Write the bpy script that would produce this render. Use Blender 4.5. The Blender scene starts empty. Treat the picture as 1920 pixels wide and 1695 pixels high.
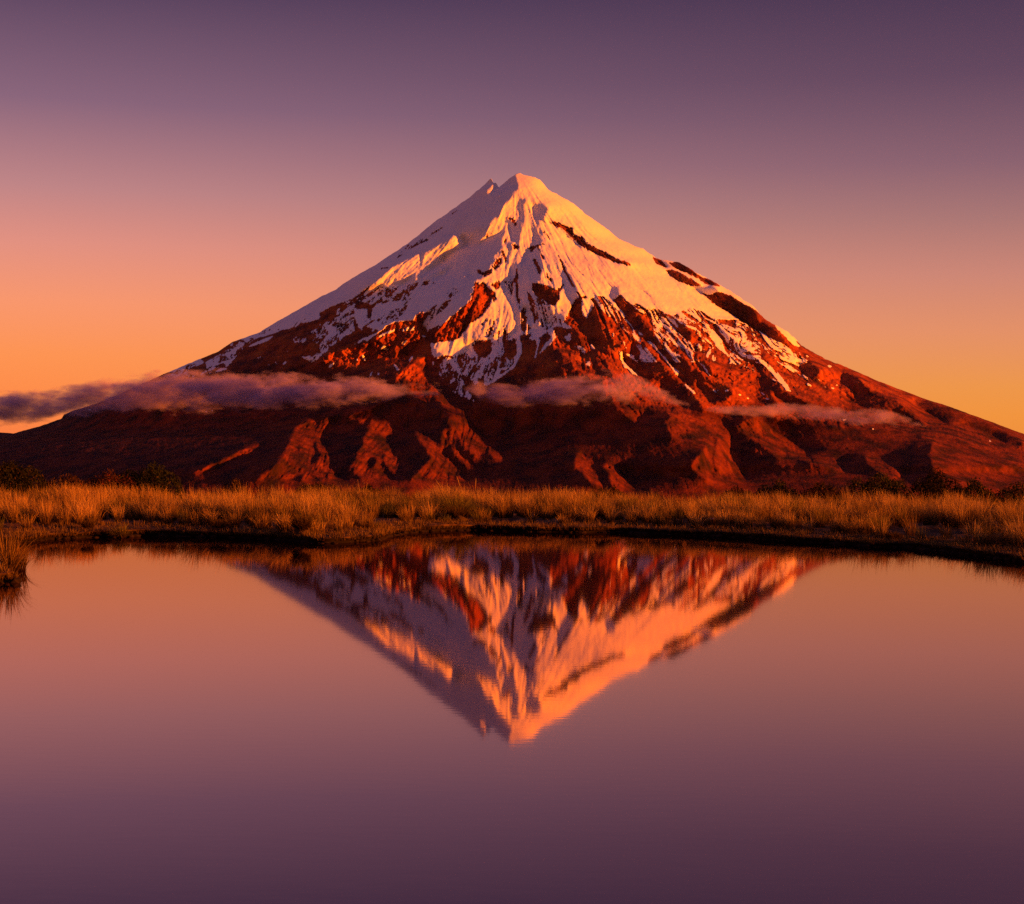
# Snow-capped volcano at sunset behind a mountain tarn
import bpy, math, random
import numpy as np
from mathutils import Vector, Matrix
random.seed(7)
sc = bpy.context.scene
# ---------------------------------------------------------------- camera
CAM = np.array([0.0, 0.0, 1.5]); FOC = 3000.0; ROLL = math.radians(.75); PITCH = 10.5/3000
fwd = np.array([0, math.cos(PITCH), math.sin(PITCH)])
r0_ = np.array([1.0, 0, 0]); u0_ = np.cross(r0_, fwd)
RIGHT = r0_*math.cos(ROLL) + u0_*math.sin(ROLL); UP = np.cross(RIGHT, fwd)
cd = bpy.data.cameras.new('camera'); cam = bpy.data.objects.new('camera', cd); sc.collection.objects.link(cam)
cd.sensor_width = 36; cd.lens = 36*FOC/1920; cd.clip_start = .1; cd.clip_end = 80000
cam.matrix_world = Matrix(((RIGHT[0], UP[0], -fwd[0], CAM[0]), (RIGHT[1], UP[1], -fwd[1], CAM[1]), (RIGHT[2], UP[2], -fwd[2], CAM[2]), (0, 0, 0, 1)))
sc.camera = cam
sc.view_settings.view_transform = 'Standard'; sc.view_settings.look = 'None'
sc.view_settings.gamma = 1; sc.view_settings.use_curve_mapping = False
EXPO = 1.22; HAZE = 1.5e-6
sc.view_settings.exposure = EXPO
cy = sc.cycles
cy.max_bounces = 5; cy.diffuse_bounces = 2; cy.glossy_bounces = 3; cy.volume_bounces = 1; cy.transparent_max_bounces = 6
cy.use_denoising = False; cy.caustics_reflective = False; cy.caustics_refractive = False
cy.volume_max_steps = 256
def ray(u, v):
    """world direction of an image pixel (u, v)"""
    u = np.asarray(u, float); v = np.asarray(v, float)
    a = (u-960)/FOC; b = (847.5-v)/FOC
    return fwd + a[..., None]*RIGHT + b[..., None]*UP
def on_plane(u, v, z=0.0):
    d = ray(u, v); t = (z - CAM[2])/d[..., 2]
    return CAM + d*t[..., None]
def at_dist(u, v, y):
    d = ray(u, v); return CAM + d*(y/d[..., 1])[..., None]
def lin(r, g, b):
    return tuple((c/255/12.92 if c/255 <= .04045 else ((c/255+.055)/1.055)**2.4) for c in (r, g, b))
# ---------------------------------------------------------------- sun and sky
SUN_AZ, SUN_EL = math.radians(70), math.radians(5.5)
LDIR = np.array([math.sin(SUN_AZ)*math.cos(SUN_EL), -math.cos(SUN_AZ)*math.cos(SUN_EL), math.sin(SUN_EL)])
sl = bpy.data.lights.new('sun', 'SUN'); sl.energy = 5.0; sl.angle = math.radians(.6); sl.color = (1.0, .195, .0)
so = bpy.data.objects.new('sun', sl); sc.collection.objects.link(so)
so.rotation_euler = Vector(LDIR.tolist()).to_track_quat('Z', 'Y').to_euler()
w = bpy.data.worlds.new('World'); sc.world = w; w.use_nodes = True
nt = w.node_tree; nt.nodes.clear(); N = nt.nodes.new; L = nt.links.new
tc = N('ShaderNodeTexCoord'); sx = N('ShaderNodeSeparateXYZ'); L(tc.outputs['Generated'], sx.inputs[0])
def ramp(tree, stops, interp='EASE'):
    r = tree.nodes.new('ShaderNodeValToRGB'); e = r.color_ramp.elements; r.color_ramp.interpolation = interp
    while len(e) > 1: e.remove(e[-1])
    e[0].position = stops[0][0]; e[0].color = (*stops[0][1], 1)
    for p, c in stops[1:]:
        x = e.new(p); x.color = (*c, 1)
    return r
mz = N('ShaderNodeMapRange'); L(sx.outputs['Z'], mz.inputs[0]); mz.inputs[1].default_value = -.05; mz.inputs[2].default_value = .95
K = 1/2**EXPO
def zs(el, c): return (el+.05, tuple(x*K for x in lin(*c)))
SKY_L = [zs(-.04,(228,105,66)), zs(.0,(250,120,66)), zs(.025,(255,135,68)), zs(.058,(255,146,80)), zs(.09,(250,150,107)), zs(.125,(227,144,128)), zs(.158,(192,132,134)), zs(.208,(137,99,122)), zs(.275,(84,60,90)), zs(.36,(74,56,92)), zs(.6,(72,58,100)), zs(.94,(70,58,102))]
SKY_R = [zs(-.04,(222,120,55)), zs(.0,(236,138,56)), zs(.029,(240,148,60)), zs(.046,(236,150,72)), zs(.079,(225,143,102)), zs(.113,(201,132,116)), zs(.146,(166,115,113)), zs(.179,(133,93,108)), zs(.229,(95,66,90)), zs(.296,(60,42,72)), zs(.36,(62,47,80)), zs(.6,(68,54,96)), zs(.94,(70,58,102))]
rl = ramp(nt, SKY_L, 'LINEAR'); rr = ramp(nt, SKY_R, 'LINEAR'); L(mz.outputs[0], rl.inputs[0]); L(mz.outputs[0], rr.inputs[0])
h2 = N('ShaderNodeVectorMath'); h2.operation = 'MULTIPLY'; h2.inputs[1].default_value = (1, 1, 0); L(tc.outputs['Generated'], h2.inputs[0])
h3 = N('ShaderNodeVectorMath'); h3.operation = 'NORMALIZE'; L(h2.outputs[0], h3.inputs[0])
sx2 = N('ShaderNodeSeparateXYZ'); L(h3.outputs[0], sx2.inputs[0])
mx = N('ShaderNodeMapRange'); mx.interpolation_type = 'SMOOTHSTEP'; L(sx2.outputs['X'], mx.inputs[0]); mx.inputs[1].default_value = -.42; mx.inputs[2].default_value = .42
mixs = N('ShaderNodeMix'); mixs.data_type = 'RGBA'; L(mx.outputs[0], mixs.inputs[0]); L(rl.outputs[0], mixs.inputs[6]); L(rr.outputs[0], mixs.inputs[7])
bg = N('ShaderNodeBackground'); L(mixs.outputs[2], bg.inputs[0]); bg.inputs[1].default_value = 1.0
st = N('ShaderNodeTexSky'); st.sky_type = 'NISHITA'; st.sun_disc = False; st.sun_elevation = SUN_EL; st.sun_rotation = math.pi - SUN_AZ
bg2 = N('ShaderNodeBackground'); L(st.outputs[0], bg2.inputs[0]); bg2.inputs[1].default_value = .002
ad = N('ShaderNodeAddShader'); L(bg.outputs[0], ad.inputs[0]); L(bg2.outputs[0], ad.inputs[1])
wo = N('ShaderNodeOutputWorld'); L(ad.outputs[0], wo.inputs[0])

# ---------------------------------------------------------------- helpers
def tag(o, label=None, cat=None, group=None, kind=None):
    if label: o['label'] = label
    if cat: o['category'] = cat
    if group: o['group'] = group
    if kind: o['kind'] = kind
    return o
def mesh_obj(name, V, F, mat, parent=None, smooth=False, attrs=None, cols=None):
    """one mesh object from arrays; F is an (n,3) or (n,4) index array"""
    V = np.ascontiguousarray(V, np.float32); F = np.ascontiguousarray(F, np.int32)
    me = bpy.data.meshes.new(name); n = F.shape[1]
    me.vertices.add(len(V)); me.vertices.foreach_set('co', V.ravel())
    me.loops.add(F.size); me.loops.foreach_set('vertex_index', F.ravel())
    me.polygons.add(len(F)); me.polygons.foreach_set('loop_start', np.arange(0, F.size, n, dtype=np.int32))
    me.polygons.foreach_set('loop_total', np.full(len(F), n, np.int32))
    me.polygons.foreach_set('use_smooth', np.full(len(F), smooth, bool))
    for k, a in (attrs or {}).items():
        at = me.attributes.new(k, 'FLOAT', 'POINT'); at.data.foreach_set('value', np.ascontiguousarray(a, np.float32).ravel())
    for k, a in (cols or {}).items():
        at = me.color_attributes.new(k, 'FLOAT_COLOR', 'POINT')
        c = np.ones((len(V), 4), np.float32); c[:, :3] = a; at.data.foreach_set('color', c.ravel())
    me.update(); me.validate()
    me.materials.append(mat)
    o = bpy.data.objects.new(name, me); sc.collection.objects.link(o)
    if parent: o.parent = parent
    return o
def empty(name, loc):
    o = bpy.data.objects.new(name, None); sc.collection.objects.link(o); o.location = [float(t) for t in loc]; o.empty_display_size = .2
    return o
def new_mat(name):
    m = bpy.data.materials.new(name); m.use_nodes = True; t = m.node_tree; t.nodes.clear()
    return m, t, t.nodes.new, t.links.new
def grid_faces(nr, nc, flip=False):
    i = np.arange(nr-1)[:, None]*nc + np.arange(nc-1)[None]
    f = np.stack([i, i+1, i+nc+1, i+nc], -1).reshape(-1, 4)
    return f[:, ::-1] if flip else f
# ---------------------------------------------------------------- mountain outlines in image pixels
# Zoom windows of the image: origin and scale; all traced outlines below are
# image pixel coordinates, u across and v down.
WIN = dict(g=(0,0,1), a=(840,320,6), b=(840,560,6), c=(600,420,6), d=(1100,420,6), e=(1100,640,6), f=(1380,600,6),
           h=(320,560,6), i=(600,640,6), j=(360,740,6), k=(840,780,6), l=(1600,700,6), m=(0,700,4.8))
def pts(w, s):
    x0, y0, k = WIN[w]
    a = np.array([float(t) for t in s.replace(',', ' ').split()]).reshape(-1, 2)
    return a / k + np.array([x0, y0])
SKYLINE = np.vstack([
    pts('g','-900,868 -420,852 -200,838 -60,818 0,811 17,815 75,799 115,785 120,777 140,769 180,757 230,736 296,706 345,685 409,659 438,640 487,623 512,607 564,578 600,557 629,543 647,530 709,493 764,457 819,413'),
    pts('g','877,373 903,351 921,334 925,343 930,343 935,351 950,340 960,331 968,326 975,325 985,329 994,331 1004,333 1012,336 1020,346 1027,355 1040,362 1052,369 1074,380 1096,400 1129,422 1158,446 1180,457 1192,462 1205,466'),
    pts('g','1218,475 1230,483 1245,487 1259,489 1273,491 1287,500 1300,508 1316,517 1332,524 1345,531 1383,555 1412,574 1431,596 1446,606 1460,613 1476,622 1489,632 1496,640 1503,648 1520,658 1532,665 1560,678 1589,689 1620,703 1656,718 1700,735 1738,749 1780,762 1815,775 1870,795 1920,814 2050,850 2300,890 2600,905 2800,908')])
# sun / shade relief: 1 = a slope that turns towards the evening sun, 0 = one that turns away
LIT = [
 (1,'g','966,318 975,318 1010,325 1040,350 1100,390 1200,450 1300,490 1440,580 1520,640 1700,725 1930,800 2050,850 2500,900 2500,980 1700,980 1640,900 1500,860 1250,820 1180,790 1130,760 1085,712 1060,690 1052,650 1030,620 1020,560 1000,500 985,400'),
 # central lit rib and pale buttress
 (1,'a','760,30 780,130 820,150 790,210 740,250 710,310 660,370 620,400 590,450 590,500 500,550 460,600 430,650 400,730 340,820 430,770 540,720 630,660 650,720 600,760 610,830 640,840 560,920 520,960 540,1010 490,1080 500,1150 430,1190 370,1250 330,1290 300,1400 270,1480 130,1560 740,1560 700,1500 640,1400 610,1260 640,1230 700,1200 700,1110 730,1060 780,1060 850,1030 860,930 1000,830 1100,800 1100,400 900,200 900,50'),
 (1,'c','1760,640 1740,800 1700,860 1600,960 1500,1040 1430,1110 1330,1180 1290,1230 1320,1300 1300,1370 1270,1460 1160,1560 1400,1560 1400,1480 1560,1460 1620,1440 1700,1380 1740,1310 1920,1290 1920,600'),
 (1,'b','280,0 200,110 100,190 0,270 0,650 110,640 200,600 230,540 310,470 460,470 540,460 690,440 760,380 770,300 750,180 720,60 690,0'),
 (1,'i','1310,0 1270,90 1260,180 1130,210 1000,290 900,370 850,430 940,480 990,560 1060,600 1180,560 1290,570 1340,640 1350,760 1400,820 1480,830 1440,900 1500,1000 1400,1000 1370,1100 1420,1200 1480,1150 1560,1240 1640,1400 1900,1520 1560,1300 1500,1200 1540,1100 1500,1000 1560,920 1600,1050 1640,1190 1780,1290 1860,1250 1900,1100 1800,1020 1750,960 1740,880 1700,800 1600,740 1490,680 1400,580 1330,500 1300,400 1320,300 1340,200 1390,170 1390,0'),
 (1,'k','0,30 120,0 300,60 310,150 420,210 480,290 650,450 630,480 540,470 460,400 340,450 170,320 100,180 60,30'),
 # shade inside the upper fan
 (0,'a','810,305 880,320 865,430 880,500 860,600 835,690 815,790 790,830 720,800 700,730 680,620 660,550 720,530 770,590 790,560 800,480 770,400 790,350'),
 (0,'a','955,370 1090,370 1140,420 1100,500 1080,560 1030,550 1020,650 1010,740 970,850 940,880 965,700 980,580 950,480'),
 (0,'a','1040,640 1080,700 1060,760 1100,810 1040,830 1000,840 960,860 1000,780'),
 (0,'a','640,840 690,780 720,810 740,880 790,900 830,930 870,930 1000,830 1050,870 1080,1000 1070,1080 1085,1160 1030,1180 1060,1240 960,1250 950,1330 1000,1420 1080,1450 1130,1510 1160,1560 740,1560 700,1500 640,1400 610,1260 640,1230 700,1200 700,1110 740,1050 720,960 690,900'),
 (1,'a','700,900 740,890 800,850 830,830 900,900 860,960 850,1030 800,1050 740,1050 730,980'),
 (0,'b','690,0 740,90 750,200 770,300 760,380 700,390 690,440 540,460 460,470 310,470 230,540 200,600 110,640 0,650 -240,520 -300,560 -260,700 -200,860 -150,940 -80,1050 60,1170 200,1250 290,1350 310,1450 900,1500 1800,1200 1750,880 1600,880 1440,780 1340,640 1200,560 1160,470 1200,380 1250,330 1400,330 1500,340 1420,260 1330,150 1180,170 1150,110 1130,40 1100,-40 700,-60'),
 (1,'b','800,70 850,100 880,180 910,220 940,340 950,420 900,440 870,380 870,300 820,180'),
 (1,'b','990,280 1040,250 1110,260 1120,340 1090,330 1060,290 1000,330'),
 (0,'a','950,1260 1100,1290 1230,1360 1250,1420 1230,1500 1130,1520 1080,1450 1000,1420 950,1330'),
 (1,'b','1140,110 1260,50 1280,80 1200,110'),
 (0,'b','1170,170 1300,150 1420,260 1500,340 1640,480 1690,500 1780,560 1900,620 1900,880 1750,880 1600,760 1500,640 1350,640 1300,620 1340,560 1280,480 1220,380 1260,320'),
 (1,'b','1300,160 1390,160 1430,270 1500,340 1600,400 1680,540 1560,560 1500,500 1490,400 1400,300'),
 (1,'b','1210,340 1280,420 1400,520 1370,560 1480,600 1560,700 1650,800 1760,890 1620,890 1450,780 1340,640 1220,560 1180,520 1210,430'),
 (1,'b','1700,600 1920,700 1920,900 1780,780 1700,700'),
 # narrow shade between lit ribs, right of centre
 (0,'a','1270,1070 1320,1090 1400,1180 1440,1290 1480,1400 1520,1450 1520,1560 1420,1560 1390,1440 1330,1380 1310,1250 1280,1180'),
 (0,'b','1420,0 1510,0 1500,100 1510,190 1560,220 1640,250 1760,360 1900,480 1920,620 1800,560 1640,480 1540,380 1440,230 1410,130'),
 (0,'b','1640,10 1680,130 1700,270 1640,250 1560,220 1600,150'),
 (0,'d','80,860 110,900 130,1010 160,1120 300,1260 420,1400 500,1560 380,1400 200,1330 50,1200 -60,1110 20,1040'),
 (0,'d','300,700 360,700 390,800 440,900 560,920 600,1010 680,1110 760,1220 860,1330 900,1420 960,1480 1040,1560 860,1560 800,1440 680,1330 540,1200 440,1080 380,960 290,860 270,780'),
 (0,'d','900,1030 1080,1100 1200,1230 1180,1330 1060,1250 960,1160'),
 (0,'d','820,1000 900,1100 960,1220 1060,1320 1180,1440 1280,1560 1180,1560 1080,1430 960,1280 860,1160'),
 (0,'d','1400,1120 1550,1200 1700,1330 1850,1440 1980,1600 1800,1560 1600,1400 1460,1240'),
 (0,'e','500,20 640,10 700,80 800,180 900,290 1000,400 1230,610 1300,700 1340,800 1200,780 1000,690 850,600 820,460 600,390 520,300 440,240 400,120 480,180'),
 (0,'e','820,30 960,120 1100,190 1200,300 1330,380 1420,440 1500,560 1600,680 1400,700 1270,560 1180,400 1240,590 1100,460 1000,330 900,200'),
 (0,'e','1120,100 1250,200 1380,260 1440,420 1320,330 1200,200'),
 (0,'e','1400,440 1500,460 1640,520 1660,620 1560,660 1400,560'),
 (0,'f','0,240 120,360 260,440 350,560 300,560 130,440 0,340'),
 (0,'f','180,440 330,600 460,700 560,800 640,830 820,930 900,990 640,1000 480,880 300,760 200,640 300,640'),
 (0,'f','200,740 330,760 460,900 500,1000 360,980 220,880'),
 (0,'f','160,0 320,20 430,90 520,180 620,290 600,310 420,240 300,160 200,80'),
 (0,'f','700,460 860,480 960,560 900,660 800,640 720,560'),
 (0,'f','1180,560 1380,640 1500,780 1480,860 1300,780 1180,700'),
 (0,'f','1190,720 1300,860 1440,860 1700,900 1920,990 1920,1100 1760,1040 1560,1030 1420,990 1260,880'),
 (0,'l','0,60 130,110 180,200 360,260 480,290 560,350 700,480 800,560 840,600 700,580 480,420 300,400 120,400 30,340'),
 (0,'l','650,300 830,300 1200,430 1500,540 1920,760 1920,830 1700,790 1560,700 1400,640 1200,560 1040,570 900,480 760,400'),
 # lower slopes
 (0,'e','-100,600 300,590 340,700 440,810 560,900 700,760 900,790 980,840 900,900 960,1040 980,1160 1150,1100 1250,1200 1200,1420 1380,1560 -200,1560'),
 (0,'e','1180,800 1300,820 1560,920 1640,1060 1620,1180 1760,1320 1920,1440 1920,840 1600,820 1400,820 1280,860'),
 (0,'f','0,1000 60,1060 200,1120 620,1140 1200,1200 1700,1230 1920,1260 1920,1560 800,1560 760,1450 560,1330 420,1250 500,1400 560,1480 400,1560 0,1300 -100,1200'),
 (1,'f','0,1200 200,1100 460,1150 520,1230 420,1260 560,1340 800,1480 700,1560 500,1560 300,1400 100,1280'),
 (.2,'l','600,700 900,740 1130,740 1360,830 1600,900 1920,1100 2300,1400 600,1400'),
 (0,'l','-100,590 600,640 900,650 1130,720 1360,800 1000,740 760,700 900,760 860,900 900,1100 1100,1400 -100,1400'),
 (1,'l','150,930 300,950 440,1020 590,1130 480,1200 300,1100 160,1000'),
 (1,'e','290,570 370,620 500,790 420,740 330,680'),
 (1,'e','700,640 880,740 1000,800 1180,900 1330,1030 1480,1060 1560,1120 1600,1200 1650,1330 1800,1560 1380,1560 1190,1420 1230,1330 1350,1200 1340,1060 1200,1010 1000,830 900,760 740,720'),
 (1,'e','900,880 980,920 1100,1030 1060,1000 960,930'),
 (0,'e','1440,1090 1480,1090 1440,1320 1500,1480 1440,1480 1400,1330'),
 (1,'k','1480,410 1550,480 1650,520 1600,560 1660,640 1720,680 1700,720 1760,790 1700,800 1600,720 1520,620 1450,580 1450,470'),
 (1,'k','1750,540 1920,560 1960,640 2110,820 1880,800 1830,700 1840,640 1780,600'),
 # spurs below the left cloud
 (1,'i','-200,1560 -160,1480 -400,1560 -700,1560 -500,1400 -400,1250 -320,1120 -280,1000 -260,960 -120,900 0,890 80,870 150,880 90,960 40,1060 20,1110 90,1200 130,1320 120,1420 230,1540 300,1560'),
 (1,'i','300,860 400,810 520,800 620,740 710,690 720,740 690,800 760,880 880,1010 730,1040 780,1160 830,1260 900,1330 890,1440 850,1490 700,1450 800,1540 560,1540 420,1500 350,1440 420,1330 440,1230 500,1170 500,1090 550,1000 560,930 590,880 500,940 460,900 470,870'),
 (0,'i','480,940 560,860 600,880 550,960 540,1000'),
 (0,'i','560,1290 640,1300 640,1400 580,1440 540,1380'),
 (0,'i','690,1250 740,1270 730,1350 800,1440 860,1500 800,1520 690,1370'),
 (1,'i','1090,1010 1200,1060 1330,1130 1420,1210 1340,1250 1500,1370 1600,1480 1640,1560 1020,1560 1140,1440 1280,1310 1220,1250 1180,1170 1120,1100'),
 (1,'i','1100,640 1200,660 1250,690 1180,740 1120,700'),
 (0,'j','1380,500 1420,520 1420,600 1470,660 1440,740 1360,790 1330,770 1380,700 1400,640 1360,570'),
 (0,'j','1070,750 1290,650 1280,670 1110,750 1300,860 1500,960 1500,990 1420,960 1200,830'),
 (1,'j','0,880 130,850 220,780 280,790 280,860 200,890 80,900'),
 (1,'j','310,770 400,700 500,660 640,600 790,565 810,590 700,650 560,700 420,740 330,790'),
 # rock boss on the left flank and pale snowfields above it
 (1,'c','640,1280 700,1220 730,1160 840,1110 1060,1090 1080,1020 1220,990 1190,1040 1150,1120 1190,1220 1230,1290 1150,1340 1050,1400 980,1480 860,1520 640,1510 620,1440'),
 (1,'c','30,1500 200,1440 400,1380 560,1340 580,1380 570,1560 220,1560 240,1520 60,1560'),
 (1,'i','40,210 200,160 300,130 420,80 570,80 580,180 430,270 330,270 210,240 60,240'),
 (0,'i','580,40 640,60 640,210 570,210'), (0,'i','790,130 830,60 830,190 790,190'),
 (1,'c','450,800 560,700 700,590 800,500 1000,400 1130,340 1130,440 1110,500 1020,600 960,650 900,700 780,710 700,690 600,740 520,770 470,820'),
 (1,'c','1170,340 1300,270 1400,210 1500,140 1600,140 1640,220 1640,240 1480,310 1400,350 1370,420 1240,500 1180,560 1120,640 1070,660 1080,560 1160,440'),
 (1,'c','1180,600 1280,550 1360,540 1400,490 1460,460 1440,520 1400,560 1340,610 1220,630'),
 (1,'c','1620,560 1700,560 1690,590 1630,590'),
 (1,'a','430,240 520,140 550,160 530,210 480,270'), (1,'a','580,280 605,262 605,285 590,295'),
 # cliffs under the right shoulder
 (0,'a','1150,570 1240,580 1400,660 1400,720 1500,740 1600,850 1740,900 1860,970 1920,1010 1920,1050 1700,960 1600,900 1480,860 1380,760 1280,660'),
 (0,'d','0,210 180,310 330,390 470,430 490,470 350,440 250,390 120,340 0,290'),
 (0,'d','740,370 900,420 1050,425 1200,520 1300,600 1400,620 1490,690 1400,690 1250,600 1150,560 1000,500 900,500 820,450'),
 (0,'d','880,510 1000,530 1120,590 1300,690 1200,710 1050,650 940,590'),
 (0,'d','1170,690 1360,690 1440,700 1500,760 1620,800 1700,860 1860,940 1930,1010 1930,1190 1860,1150 1720,1070 1500,940 1370,850 1280,780'),
]
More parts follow.
